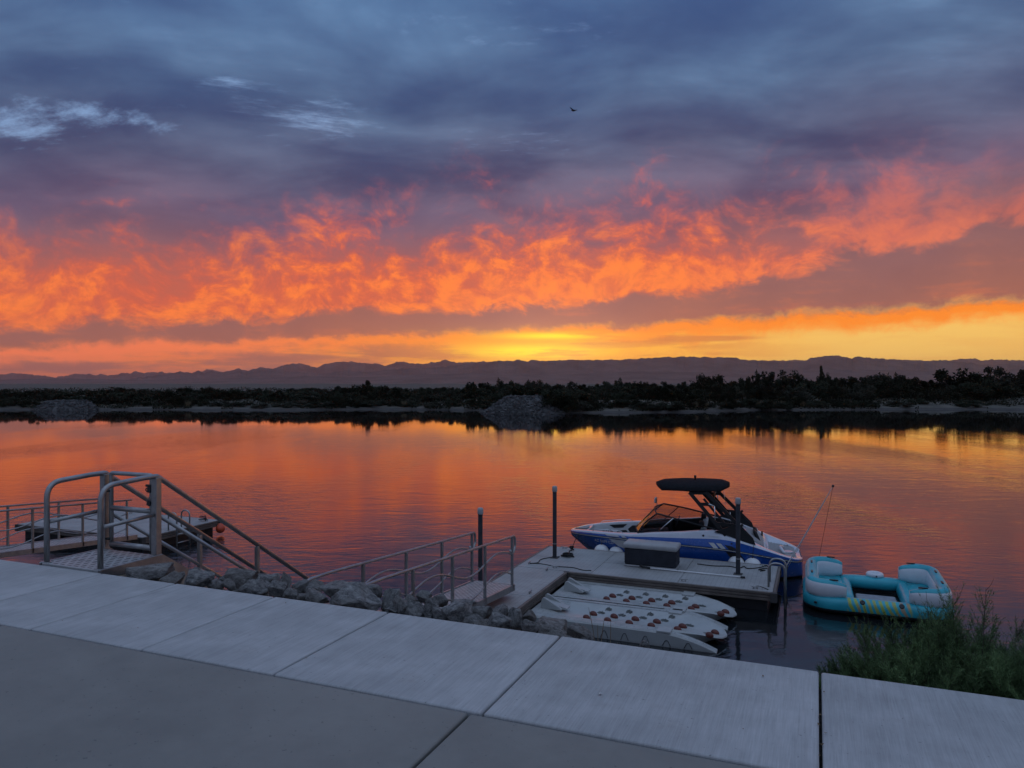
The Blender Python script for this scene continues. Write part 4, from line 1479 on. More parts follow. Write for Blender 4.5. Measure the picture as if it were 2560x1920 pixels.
# registration number
def text_mesh(txt, size, nm, m, parent, mtx):
    cu = bpy.data.curves.new(nm, 'FONT')
    cu.body = txt
    cu.size = size
    cu.extrude = 0.002
    to = bpy.data.objects.new(nm, cu)
    col.objects.link(to)
    bpy.context.view_layer.update()
    me_ = bpy.data.meshes.new_from_object(to.evaluated_get(bpy.context.evaluated_depsgraph_get()))
    bpy.data.objects.remove(to)
    me_.transform(mtx)
    me_.materials.append(m)
    o = bpy.data.objects.new(nm, me_)
    return link(o, parent)
for sgn in (-1, 1):
    pa, pb = side_pt(0.80, 0.60, sgn, 0.012), side_pt(1.45, 0.60, sgn, 0.012)
    up_ = (side_pt(1.1, 0.70, sgn) - side_pt(1.1, 0.60, sgn)).normalized()
    ex = (pb - pa).normalized() * (1 if sgn < 0 else -1)
    ez = ex.cross(up_).normalized()
    ey = ez.cross(ex)
    org = pa if sgn < 0 else pb
    Mx = Matrix((ex, ey, ez)).transposed().to_4x4()
    Mx.translation = org + Vector((0, sgn * 0.012, 0))
    text_mesh('AZ 5579 CD', 0.115, 'registration_number', MATS['boat_vinyl'], hull, Mx)
# dark lettering badge line on the white side
slash([(3.82, 1.01), (4.10, 1.00), (4.10, 1.025), (3.82, 1.035)], 'boat_vinyl', -1, 'name_badge')

# ------------------------------------------------------------------ personal watercraft ports
def b_port(n, b, oc):
    x, y, z = n.sep(oc)
    br = n.node('ShaderNodeTexBrick')
    n.put(br.inputs['Vector'], n.vec(x * 1.0, y * 1.0, 0.0))
    br.inputs['Scale'].default_value = 1.0
    br.inputs['Mortar Size'].default_value = 0.006
    br.inputs['Mortar Smooth'].default_value = 0.2
    br.inputs['Brick Width'].default_value = 0.26
    br.inputs['Row Height'].default_value = 0.085
    fac = S(n, br.outputs['Fac'])
    c = n.mix(n.ss(0.3, 0.7, n.noise(oc, 3.0, 6, 0.62)), (0.30, 0.31, 0.30), (0.40, 0.405, 0.395))
    n.put(b.inputs['Base Color'], n.mix(fac * 0.6, c, (0.12, 0.12, 0.12)))
    b.inputs['Roughness'].default_value = 0.5
    n.put(b.inputs['Normal'], n.bump(1.0 - fac, 0.6, 0.004))
mat('port_tiled', build=b_port)
mat('port_smooth', (0.37, 0.38, 0.37), 0.38, var=0.10, nscale=2.5, bump=0.15, bscale=5, bdist=0.01)
mat('roller_red', (0.11, 0.022, 0.014), 0.45, var=0.25, nscale=12)
mat('slot_grey', (0.17, 0.175, 0.165), 0.6, var=0.2, nscale=12)
mat('groove_shade', (0.09, 0.095, 0.10), 0.7)  # port plastic darkened to stand in for shade inside the arch recesses
def pwc_port(x0, yc, label):
    t = thing('watercraft_port', label, 'jet ski port', (x0, yc, 0), 0, 'pale watercraft ports beside the dock')
    H = 0.27
    vv, ff, mi = [], [], []
    nx, ny = 70, 22
    for i in range(nx + 1):
        x = 3.87 * (i / nx) ** 0.96
        if x < 2.95:
            w = 0.555
        else:
            s_ = (x - 2.95) / 0.92
            w = 0.555 * max(0.0, 1 - s_ ** 2.4) ** 0.5
        w = max(w, 0.02)
        for j in range(ny + 1):
            y = w * (j / ny * 2 - 1)
            k = max(0.0, min(1.0, (x - 0.25) / 0.5))
            tr = 0.095 * k * max(0.0, 1 - (abs(y) / 0.50) ** 2.2)
            nose = 0.05 * max(0.0, (x - 3.0) / 0.87) ** 2
            rim = 0.03 * max(0.0, (abs(y) / max(w, 0.02) - 0.86) / 0.14) ** 2
            vv.append((x, y, H - tr - nose - rim * (1 if x > 2.75 else 0.2)))
    n1 = ny + 1
    for i in range(nx):
        for j in range(ny):
            a = i * n1 + j
            ff.append((a, a + n1, a + n1 + 1, a + 1))
            xm = vv[a][0]
            ym = abs((vv[a][1] + vv[a + 1][1]) / 2)
            mi.append(1 if (xm > 0.55 and ym < 0.5) or xm > 2.7 else 0)
    # skirt
    per = [i * n1 for i in range(nx + 1)] + [nx * n1 + j for j in range(1, ny + 1)] + [i * n1 + ny for i in range(nx - 1, -1, -1)] + [j for j in range(ny - 1, 0, -1)]
    lowv = []
    for p in per:
        x, y, z = vv[p]
        up_ = max(0.0, (x - 2.4) / 1.47)
        cut = 1 - 0.25 * up_
        vv.append((x * (1 - 0.05 * up_), y * cut, -0.16 + 0.24 * up_ ** 1.5))
        lowv.append(len(vv) - 1)
    m_ = len(per)
    for k in range(m_):
        ff.append((per[k], per[(k + 1) % m_], lowv[(k + 1) % m_], lowv[k]))
        mi.append(1)
    o = obj_py('cradle', vv, ff, [MATS['port_tiled'], MATS['port_smooth']], t, True, midx=mi)
    bm = bmesh.new()
    bm.from_mesh(o.data)
    bmesh.ops.recalc_face_normals(bm, faces=bm.faces)
    for e in bm.edges:
        if len(e.link_faces) == 2 and e.calc_face_angle(0) > 0.7:
            e.smooth = False
    bm.to_mesh(o.data)
    bm.free()
    # side floats that run past the cradle and dip to the water
    for sgn in (-1, 1):
        bm = bmesh.new()
        rows = []
        for i in range(41):
            x = 3.76 * i / 40
            zt = H + 0.003 if x < 2.6 else H + 0.003 - 0.24 * ((x - 2.6) / 1.16) ** 2.0
            yo = 0.75 - 0.02 * max(0, (x - 2.6) / 1.16)
            yi = 0.560 + (0.0 if x < 2.9 else 0.03 * (x - 2.9))
            rows.append([bm.verts.new((x, sgn * y, z)) for y, z in ((yi, -0.16), (yi, zt), (yo - 0.025, zt), (yo, zt - 0.03), (yo, min(zt - 0.04, 0.03)), (yo - 0.02, -0.16))])
        for a, b_ in zip(rows[:-1], rows[1:]):
            for j in range(5):
                f = bm.faces.new((a[j], b_[j], b_[j + 1], a[j + 1]))
                f.material_index = 0 if j == 1 else 1
        bm.faces.new(rows[0])
        bm.faces.new(rows[-1][::-1])
        bmesh.ops.recalc_face_normals(bm, faces=bm.faces)
        sf = obj('side_float', bm, [MATS['port_tiled'], MATS['port_smooth']], t)
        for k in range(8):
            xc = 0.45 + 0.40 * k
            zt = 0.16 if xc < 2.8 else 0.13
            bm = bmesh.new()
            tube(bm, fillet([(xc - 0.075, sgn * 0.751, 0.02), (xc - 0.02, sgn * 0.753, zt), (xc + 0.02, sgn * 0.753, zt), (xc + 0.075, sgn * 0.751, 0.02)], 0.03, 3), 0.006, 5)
            obj('arch_groove_shade', bm, MATS['groove_shade'], sf, True)  # thin dark tube in place of a recess, its shade painted on
        bm = bmesh.new()
        box(bm, 2.66, 2.92, sgn * 0.47 if sgn > 0 else -0.752, 0.752 if sgn > 0 else -0.47, H - 0.02, H + 0.022, 0.010, 2)
        obj('coupler', bm, MATS['port_smooth'], t)
    def surf(x, y):
        k = max(0.0, min(1.0, (x - 0.25) / 0.5))
        return H - 0.095 * k * max(0.0, 1 - (abs(y) / 0.50) ** 2.2) - 0.05 * max(0.0, (x - 3.0) / 0.87) ** 2
    def roller(x, y, s_=1.0):
        bm = bmesh.new()
        bmesh.ops.create_uvsphere(bm, u_segments=14, v_segments=9, radius=1.0)
        for v in bm.verts:
            v.co = Vector((v.co.x * 0.095 * s_ * (1 - 0.25 * abs(v.co.y)), v.co.y * 0.062 * s_, v.co.z * 0.066 * s_))
        bmesh.ops.rotate(bm, verts=bm.verts, cent=(0, 0, 0), matrix=Matrix.Rotation(-0.35, 3, 'Z'))
        obj('roller', bm, MATS['roller_red'], t, True, loc=(x, y, surf(x, y) + 0.012))
    def slot(x, y):
        bm = bmesh.new()
        z = surf(x, y)
        zx = (surf(x, y + 0.03) - surf(x, y - 0.03)) / 0.06
        ring = []
        for k in range(16):
            a = 2 * math.pi * k / 16
            ring.append((0.060 * (1 if math.cos(a) > 0 else -1) * (abs(math.cos(a)) > 1e-6) + 0.040 * math.cos(a), 0.048 * math.sin(a)))
        for zz, sc in ((0.004, 1.0),):
            bm.faces.new([bm.verts.new((px_ * sc, py_ * sc, zz + py_ * zx)) for px_, py_ in ring])
        q = [(-0.010, -0.075), (0.010, -0.075), (0.010, 0.075), (-0.010, 0.075)]
        bm.faces.new([bm.verts.new((a, b_, 0.0055 + b_ * zx)) for a, b_ in q])
        bmesh.ops.solidify(bm, geom=list(bm.faces), thickness=0.003)
        bmesh.ops.rotate(bm, verts=bm.verts, cent=(0, 0, 0), matrix=Matrix.Rotation(-0.35, 3, 'Z'))
        obj('roller_slot', bm, MATS['slot_grey'], t, False, loc=(x, y, z))
    for k in range(4):
        xr = 1.20 + 0.437 * k
        roller(xr, 0.06)
        roller(xr - 0.035, -0.32, 0.95)
        slot(xr + 0.11, 0.215)
        slot(xr + 0.21, 0.385)
    roller(3.03, -0.03)
    roller(2.99, -0.36, 0.9)
    slot(3.13, 0.13)
    roller(3.65, -0.06, 0.95)
    roller(3.61, -0.54, 0.9)
    slot(3.54, -0.19)
    # bow stop: saddle between two fins
    ch = None
    for y0, sx in ((-0.20, 0.03), (0.10, 0.0)):
        bm = bmesh.new()
        prof_ = [(0.0, 0.0), (0.03, 0.20), (0.06, 0.225), (0.11, 0.215), (0.46, 0.03), (0.46, 0.0)]
        va = [bm.verts.new((x + sx, y0, z)) for x, z in prof_]
        vb = [bm.verts.new((x + sx, y0 + 0.07, z)) for x, z in prof_]
        bm.faces.new(va)
        bm.faces.new(vb[::-1])
        for k in range(6):
            bm.faces.new((va[k], vb[k], vb[(k + 1) % 6], va[(k + 1) % 6]))
        bmesh.ops.recalc_face_normals(bm, faces=bm.faces)
        bmesh.ops.bevel(bm, geom=list(bm.edges), offset=0.008, segments=2, affect='EDGES')
        o = obj('bow_stop' if ch is None else 'stop_fin', bm, MATS['port_smooth'], t if ch is None else ch, False, loc=(0.10, 0, H - 0.01))
        if ch is None:
            ch = o
        else:
            o.location = (0, 0, 0)
    bm = bmesh.new()
    va = [bm.verts.new(p) for p in ((0.06, -0.13, 0.14), (0.06, 0.10, 0.14), (0.58, 0.12, 0.025), (0.58, -0.10, 0.025), (0.06, -0.13, 0.0), (0.06, 0.10, 0.0), (0.58, 0.12, 0.0), (0.58, -0.10, 0.0))]
    for f in ((0, 1, 2, 3), (4, 7, 6, 5), (0, 4, 5, 1), (1, 5, 6, 2), (2, 6, 7, 3), (3, 7, 4, 0)):
        bm.faces.new([va[k] for k in f])
    bmesh.ops.recalc_face_normals(bm, faces=bm.faces)
    obj('saddle', bm, MATS['port_smooth'], ch)
    return t
pwc_port(-5.46, 14.68, 'pale plastic jet ski port with red rollers, beside the rocks')
pwc_port(-5.42, 16.08, 'pale plastic jet ski port with red rollers, against the dock edge')

# ------------------------------------------------------------------ deck box
mat('box_body', (0.030, 0.033, 0.042), 0.65, var=0.2, nscale=5, spec=0.25)
mat('box_lid', (0.34, 0.335, 0.335), 0.55, var=0.08, nscale=4)
dbx = thing('deck_box', 'dark grey storage deck box with a pale lid on the dock', 'storage box', (-3.76, 18.18, DZ))
bm = bmesh.new()
box(bm, -0.63, 0.63, -0.27, 0.27, 0.03, 0.45, 0.05, 4)
obj('body', bm, MATS['box_body'], dbx, True)
for k in range(6):
    bm = bmesh.new()
    z = 0.075 + k * 0.062
    box(bm, -0.636, 0.636, -0.276, 0.276, z, z + 0.052, 0.045, 3)
    for v in bm.verts:
        pass
    bmesh.ops.delete(bm, geom=[f for f in bm.faces if abs(f.normal.z) > 0.9], context='FACES')
    obj('slat', bm, MATS['box_body'], dbx)
bm = bmesh.new()
box(bm, -0.64, 0.64, -0.28, 0.28, 0.0, 0.045, 0.02, 2)
obj('plinth', bm, MATS['box_lid'], dbx)
bm = bmesh.new()
box(bm, -0.665, 0.665, -0.30, 0.30, 0.44, 0.57, 0.05, 4)
for v in bm.verts:
    if v.co.z > 0.53:
        v.co.z += 0.02 * (1 - (v.co.y / 0.3) ** 2)
obj('lid', bm, MATS['box_lid'], dbx, True)

# white pole lying on the deck in front of the box
pp = thing('boat_hook', 'long thin white pole lying on the dock in front of the deck box', 'pole', (-3.85, 17.82, DZ + 0.03))
bm = bmesh.new()
tube(bm, [(0, 0, 0), (2.25, -0.03, 0.0)], 0.016, 10)
obj('shaft', bm, MATS['white_plastic'], pp, True)
bm = bmesh.new()
tube(bm, spline([(-0.14, 0.05, 0.02), (-0.07, 0.0, 0.03), (0.0, 0.0, 0.01), (0.12, 0.0, 0.0)], 4), 0.026, 8)
tube(bm, [(-0.02, 0, 0.0), (-0.05, -0.08, 0.02)], 0.014, 6)
obj('hook', bm, MATS['black_rubber'], pp, True)
bm = bmesh.new()
tube(bm, [(2.22, -0.03, 0), (2.32, -0.031, 0)], 0.024, 10)
obj('end_grip', bm, MATS['black_rubber'], pp, True)

# ------------------------------------------------------------------ fenders between dock and boat
for x, y, z, lab in ((-5.43, 19.58, 0.36, 'white round fender hanging under the bow, nearest the boat number'), (-5.02, 19.56, 0.34, 'white round fender between the bow fender and the deck box'),
                     (-1.90, 19.58, 0.36, 'white round fender just behind the post at the boat stern'), (-1.50, 19.56, 0.35, 'white round fender between the stern post and the dock ladder')):
    t = thing('fender', lab, 'fender', (x, y, z), 0, 'white round fenders between dock and boat')
    bm = bmesh.new()
    bmesh.ops.create_uvsphere(bm, u_segments=24, v_segments=16, radius=0.195)
    for v in bm.verts:
        v.co.x *= 1.06
        v.co.y *= 0.92
    obj('ball', bm, MATS['white_plastic'], t, True)
    bm = bmesh.new()
    tube(bm, [(0, 0, 0.18), (0, 0, 0.225)], 0.022, 8)
    obj('eye', bm, MATS['black_rubber'], t, True)
    bm = bmesh.new()
    tube(bm, [(0, 0, 0.22), (0.02, 0.06, 0.50)], 0.006, 5)
    obj('lanyard', bm, MATS['black_rope'], t, True)

# ------------------------------------------------------------------ ropes on the dock and mooring whip
random.seed(21)
rope('mooring_line', [(-6.12, 19.05, DZ + 0.05), (-6.2, 19.5, 0.52), (-6.22, 19.8, 0.62), (-6.18, 20.08, 0.72)], 'thin black line from the dock cleat to the boat bow', 0.010)
rope('coiled_rope', [(-6.12, 19.05, DZ + 0.09), (-6.05, 19.02, DZ + 0.11), (-6.15, 18.98, DZ + 0.10)] + tangle(-6.10, 19.03, 0.06, DZ, 10, 0.10), 'black knot of rope round the cleat under the boat bow', 0.017)
rope('coiled_rope', tangle(-5.98, 18.30, 0.20, DZ, 22, 0.05) + [(-6.0, 18.5, DZ + .1), (-6.02, 18.75, DZ + .06), (-6.1, 18.95, DZ + .05)], 'tangled black rope lying at the foot of the dock post near the bow', 0.016)
rope('dock_line', [(-6.60, 17.2, DZ + .015), (-6.45, 17.35, DZ + .02), (-6.5, 17.7, DZ + .012), (-6.35, 18.0, DZ + .012), (-6.15, 18.15, DZ + .02)], 'thin dark line running from the dock edge cleat to the post', 0.010)
rope('dock_line', [(-6.60, 17.2, DZ + .02), (-6.35, 17.28, DZ + .012), (-5.9, 17.18, DZ + .012), (-5.5, 17.22, DZ + .012), (-5.2, 17.08, DZ + .012), (-5.0, 17.12, DZ + .012)], 'thin dark line trailing across the dock towards the white ports', 0.010)
rope('dock_line', [(-2.75, 18.75, DZ + .012), (-2.35, 18.70, DZ + .012), (-2.0, 18.80, DZ + .012), (-1.75, 18.72, DZ + .012), (-1.65, 18.9, DZ + .02), (-1.55, 18.75, DZ + .012), (-1.3, 18.95, DZ + .012), (-1.15, 19.12, DZ + .04)], 'dark wavy line on the dock beside the stern post', 0.012)
rope('dock_line', [(-1.25, 18.6, DZ + .012), (-1.15, 18.75, DZ + .012), (-1.3, 18.72, DZ + .012), (-1.2, 18.9, DZ + .012), (-1.05, 18.95, DZ + .012), (-1.15, 19.12, DZ + .04)], 'short dark line curled near the ladder on the dock', 0.011)
rope('dock_line', [(-1.3, 17.02, DZ + .02), (-1.2, 17.06, DZ + .05), (-1.05, 17.02, DZ + .03), (-0.9, 17.1, DZ - .05), (-0.6, 17.5, 0.20), (-0.28, 17.9, 0.22)], 'thin dark line from the dock corner to the inflatable raft', 0.010)
wh = thing('mooring_whip', 'thin slanted mooring whip rod rising from the dock corner over the boat stern', 'mooring whip', (-0.72, 19.35, 0.42))
bm = bmesh.new()
tip = Vector((0.38 + 0.72, 20.7 - 19.35, 2.31 - 0.42))
pts = spline([(0, 0, 0), tip * 0.35 + Vector((0.02, 0, 0.02)), tip * 0.7 + Vector((0.01, 0, 0.02)), tip], 6)
tube(bm, pts, [0.013 - 0.007 * k / (len(pts) - 1) for k in range(len(pts))], 8)
obj('rod', bm, MATS['post_cap'], wh, True)
bm = bmesh.new()
tube(bm, [(0.06, 0.0, 0.02), tip], 0.006, 6)
obj('return_line', bm, MATS['post_cap'], wh, True)
bm = bmesh.new()
bmesh.ops.create_uvsphere(bm, u_segments=10, v_segments=8, radius=0.034)
bmesh.ops.translate(bm, verts=bm.verts, vec=tip)
obj('tip', bm, MATS['black_rubber'], wh, True)
bm = bmesh.new()
tube(bm, spline([tip, tip + Vector((-0.16, 0.05, -0.9)), tip + Vector((-0.34, 0.1, -1.95))], 5), 0.005, 5)
obj('drop_line', bm, MATS['black_rope'], wh, True)
bm = bmesh.new()
box(bm, -0.06, 0.06, -0.08, 0.05, -0.03, 0.05, 0.01, 2)
obj('base_clamp', bm, MATS['fascia_dark'], wh)

# ------------------------------------------------------------------ inflatable raft
def b_vinyl(c0, c1, extra=None):
    def f(n, b, oc):
        v = n.noise(oc, 2.5, 5, 0.6)
        c = n.mix(n.ss(0.3, 0.7, v), c0, c1)
        if extra:
            c = extra(n, oc, c)
        n.put(b.inputs['Base Color'], c)
        b.inputs['Roughness'].default_value = 0.34
        n.put(b.inputs['Normal'], n.bump(n.noise(oc, 5.0, 4, 0.6), 0.25, 0.03))
    return f
def stripes(n, oc, c):
    x, y, z = n.sep(oc)
    side = n.ss(-1.00, -1.06, y) * n.ss(-0.62, -0.56, x) * n.ss(0.66, 0.58, x)
    xx = x + z * 0.45 + (n.noise(oc, 3.0, 3, 0.5) - 0.5) * 0.12
    w = n.math('FRACT', xx * 8.0)
    bar = n.ss(0.32, 0.40, w) * n.ss(0.92, 0.84, w)
    hue = n.noise(n.vec(x * 1.0, 0.0, 0.0), 3.3, 2, 0.5)
    yc = n.mix(n.ss(0.45, 0.60, hue), (0.36, 0.42, 0.03), (0.40, 0.24, 0.13))
    return n.mix(side * bar * 0.9, c, yc)
mat('raft_teal', build=b_vinyl((0.020, 0.31, 0.38), (0.032, 0.40, 0.47), stripes))
mat('raft_white', build=b_vinyl((0.62, 0.65, 0.68), (0.70, 0.72, 0.74)))
mat('raft_black', build=b_vinyl((0.010, 0.010, 0.012), (0.016, 0.016, 0.018)))
mat('raft_floor', (0.26, 0.27, 0.30), 0.7, var=0.15, nscale=6, bump=0.4, bscale=60, bdist=0.004)
raft = thing('inflatable_raft', 'teal and white inflatable lounge raft with two curved backrests floating by the dock', 'inflatable raft', (1.17, 18.40, 0.0), 0.015)
def sweep(bm, path, rx, rz, seg=18, closed=False, taper=None):
    """Sweep an upright oval (half width rx, half height rz) along a horizontal path; ends close round."""
    path = [Vector(p) for p in path]
    n = len(path)
    rings = []
    for i, p in enumerate(path):
        if closed:
            t = (path[(i + 1) % n] - path[i - 1]).normalized()
        else:
            t = frame(path, i)
        sd_ = Vector((t.y, -t.x, 0)).normalized()
        k = taper[i] if taper else 1.0
        rings.append([bm.verts.new(p + sd_ * (rx * k * math.copysign(abs(math.cos(a)) ** 0.8, math.cos(a))) + Vector((0, 0, rz * k * math.copysign(abs(math.sin(a)) ** 0.8, math.sin(a))))) for a in [2 * math.pi * j / seg for j in range(seg)]])
    m_ = n if closed else n - 1
    for i in range(m_):
        a, b_ = rings[i], rings[(i + 1) % n]
        for j in range(seg):
            f = bm.faces.new((a[j], b_[j], b_[(j + 1) % seg], a[(j + 1) % seg]))
            f.smooth = True
    if not closed:
        bm.faces.new(rings[0])
        bm.faces.new(rings[-1][::-1])
    bmesh.ops.recalc_face_normals(bm, faces=bm.faces)
    return bm
def rrect(hx, hy, r, n=8):
    out = []
    for cx, cy, a0 in ((hx - r, hy - r, 0), (-hx + r, hy - r, 90), (-hx + r, -hy + r, 180), (hx - r, -hy + r, 270)):
        for k in range(n + 1):
            a = math.radians(a0 + 90 * k / n)
            out.append((cx + r * math.cos(a), cy + r * math.sin(a)))
    return out
# outer tube: teal above, dark underside
bm = bmesh.new()
pth = rrect(1.30, 1.02, 0.45, 10)
dense = []
for (xa, ya), (xb, yb) in zip(pth, pth[1:] + pth[:1]):
    m_ = max(1, int(math.hypot(xb - xa, yb - ya) / 0.10))
    for k in range(m_):
        dense.append((xa + (xb - xa) * k / m_, ya + (yb - ya) * k / m_, 0.19))
sweep(bm, dense, 0.175, 0.175, 20, True)
for f in bm.faces:
    f.material_index = 1 if f.calc_center_median().z < 0.10 else 0
obj('base_tube', bm, [MATS['raft_teal'], MATS['raft_black']], raft, True)
bm = bmesh.new()
rr2 = rrect(1.30, 1.02, 0.45, 8)
f = bm.faces.new([bm.verts.new((x, y, 0.04)) for x, y in rr2])
ex_ = bmesh.ops.extrude_face_region(bm, geom=[f])['geom']
for v in ex_:
    if isinstance(v, bmesh.types.BMVert):
        v.co.z = -0.06
bmesh.ops.recalc_face_normals(bm, faces=bm.faces)
obj('bottom', bm, MATS['raft_black'], raft)
for sgn in (-1, 1):
    # seat with soft channels, and the bolster that edges the well
    bm = bmesh.new()
    box(bm, -0.36, 0.36, -0.86, 0.86, -0.13, 0.13, 0.10, 5)
    bmesh.ops.subdivide_edges(bm, edges=[e for e in bm.edges if e.calc_length() > 0.3], cuts=8, use_grid_fill=True)
    for v in bm.verts:
        if v.co.z > 0:
            v.co.z += 0.018 * math.cos(v.co.x * 22)
        v.co += Vector((sgn * 0.94, 0, 0.20))
    obj('seat', bm, MATS['raft_teal'], raft, True)
    bm = bmesh.new()
    xb = 0.05 + sgn * 0.60
    sweep(bm, [(xb, y, 0.20) for y in (-1.0, -0.8, -0.5, -0.2, 0.2, 0.5, 0.8, 1.0)], 0.125, 0.165, 16, False, [0.8, 0.97, 1, 1, 1, 1, 0.97, 0.8])
    obj('bolster', bm, MATS['raft_teal'], raft, True)
    # C-shaped backrest
    hy_ = 0.98
    p_ = fillet([(sgn * 0.60, -hy_, 0.50), (sgn * 1.28, -hy_, 0.50), (sgn * 1.28, hy_, 0.50), (sgn * 0.60, hy_, 0.50)], 0.36, 8)
    dn = []
    for a, b_ in zip(p_[:-1], p_[1:]):
        m_ = max(1, int((b_ - a).length / 0.08))
        for k in range(m_):
            dn.append(a + (b_ - a) * (k / m_))
    dn.append(p_[-1])
    n_ = len(dn)
    tp_ = [min(1.0, 0.62 + 0.38 * (min(k, n_ - 1 - k) / 4.0) ** 0.6) for k in range(n_)]
    bm = bmesh.new()
    sweep(bm, dn, 0.145, 0.20, 18, False, tp_)
    for v in bm.verts:
        v.co.z += 0.07 * (v.co.y / hy_ + 1) * 0.5 * max(0, (v.co.z - 0.5) / 0.2)
    bm.normal_update()
    for f in bm.faces:
        f.material_index = 0 if f.normal.z > 0.50 else 1
    bk = obj('backrest', bm, [MATS['raft_teal'], MATS['raft_white']], raft, True)
    for x, y, d in ((0.85, -hy_, (1, 0)), (1.28, -0.42, (0, 1)), (1.28, 0.42, (0, 1)), (0.85, hy_, (1, 0))):
        x *= sgn
        zt = 0.70 + 0.07 * (y / hy_ + 1) * 0.5
        bm = bmesh.new()
        box(bm, x - 0.02 - d[0] * 0.07, x + 0.02 + d[0] * 0.07, y - 0.02 - d[1] * 0.07, y + 0.02 + d[1] * 0.07, zt - 0.012, zt + 0.016, 0.010, 2)
        obj('handle', bm, MATS['raft_black'], bk)
# centre well: black lining and a grey mesh floor
bm = bmesh.new()
box(bm, -0.52, 0.62, -0.92, 0.80, 0.045, 0.060, 0.004, 1)
obj('well_floor', bm, MATS['raft_black'], raft)
bm = bmesh.new()
box(bm, -0.36, 0.46, -0.82, 0.22, 0.062, 0.16, 0.03, 3)
obj('floor_mat', bm, MATS['raft_floor'], raft)
bm = bmesh.new()
ring_ = rrect(0.52, 0.83, 0.14, 5)
va = [bm.verts.new((x + 0.05, y - 0.03, 0.055)) for x, y in ring_]
vb = [bm.verts.new((x * 1.02 + 0.05, y * 1.01 - 0.03, 0.295)) for x, y in ring_]
for k in range(len(ring_)):
    bm.faces.new((va[k], vb[k], vb[(k + 1) % len(ring_)], va[(k + 1) % len(ring_)]))
obj('well_lining', bm, MATS['raft_black'], raft, True)
bm = bmesh.new()
sweep(bm, spline([(-0.62, 0.98, 0.22), (-0.36, 0.94, 0.25), (-0.08, 0.86, 0.27), (0.24, 0.86, 0.27), (0.50, 0.94, 0.25), (0.74, 0.98, 0.22)], 4), 0.20, 0.15, 16)
obj('far_arm', bm, MATS['raft_teal'], raft, True)
# white ring holder on the far arm
bm = bmesh.new()
tube(bm, [(0.10 + 0.135 * math.cos(t), 0.94 + 0.135 * math.sin(t), 0.45) for t in [k * 2 * math.pi / 24 for k in range(25)]], 0.058, 10, False)
ch_ = obj('cooler_ring', bm, MATS['raft_white'], raft, True)
bm = bmesh.new()
tube(bm, [(0.10, 0.94, 0.40), (0.10, 0.94, 0.425)], 0.13, 20)
obj('ring_base', bm, MATS['raft_white'], ch_)
bm = bmesh.new()
tube(bm, [(0.12, 0.755, 0.45), (0.12, 0.742, 0.45)], 0.018, 10)
obj('ring_valve', bm, MATS['raft_black'], ch_)
for x in (-0.30, 0.44):
    bm = bmesh.new()
    tube(bm, [(x, -1.10, 0.29), (x, -1.155, 0.325), (x, -1.165, 0.332)], [0.052, 0.052, 0.038], 14)
    obj('valve', bm, MATS['raft_black'], raft)
for x, y in ((-1.47, 0.1), (1.47, 0.1), (0.72, 1.14), (-1.22, -1.10), (1.36, -1.0)):
    bm = bmesh.new()
    box(bm, x - 0.03, x + 0.03, y - 0.03, y + 0.03, 0.20, 0.24, 0.012, 2)
    obj('grommet', bm, MATS['raft_black'], raft)

# ------------------------------------------------------------------ riprap rocks along the pavement edge
random.seed(77)
def rock_mesh(seed, n=16, flat=0.8):
    rnd = random.Random(seed)
    bm = bmesh.new()
    for _ in range(n):
        v = Vector((rnd.gauss(0, 1), rnd.gauss(0, 1), rnd.gauss(0, 1))).normalized()
        k = rnd.uniform(0.78, 1.0)
        bm.verts.new((v.x * k, v.y * k, v.z * k * flat))
    r = bmesh.ops.convex_hull(bm, input=list(bm.verts))
    junk = [g for g in r.get('geom_interior', []) + r.get('geom_unused', []) if isinstance(g, bmesh.types.BMVert)]
    bmesh.ops.delete(bm, geom=list(set(junk)), context='VERTS')
    bmesh.ops.bevel(bm, geom=list(bm.edges), offset=0.03, segments=1, affect='EDGES')
    bmesh.ops.triangulate(bm, faces=bm.faces)
    bmesh.ops.subdivide_edges(bm, edges=list(bm.edges), cuts=2, use_grid_fill=True)
    o3 = Vector((rnd.uniform(0, 50), rnd.uniform(0, 50), rnd.uniform(0, 50)))
    bm.normal_update()
    for v in bm.verts:
        d = mnoise.noise(v.co * 2.2 + o3) * 0.07 + mnoise.noise(v.co * 5.5 + o3) * 0.04
        lay = math.sin((v.co.z + 0.3 * v.co.x) * 14 + 3 * mnoise.noise(v.co * 1.5 + o3)) * 0.014
        v.co += v.normal * (d + lay)
    me = bpy.data.meshes.new('rock')
    bm.normal_update()
    bm.to_mesh(me)
    bm.free()
    me.materials.append(MATS['rock'])
    # size to a unit box
    ext = [max(abs(v.co[i]) for v in me.vertices) for i in range(3)]
    for v in me.vertices:
        v.co = Vector([v.co[i] / ext[i] for i in range(3)])
    return me
RM = [rock_mesh(s_) for s_ in range(14)]
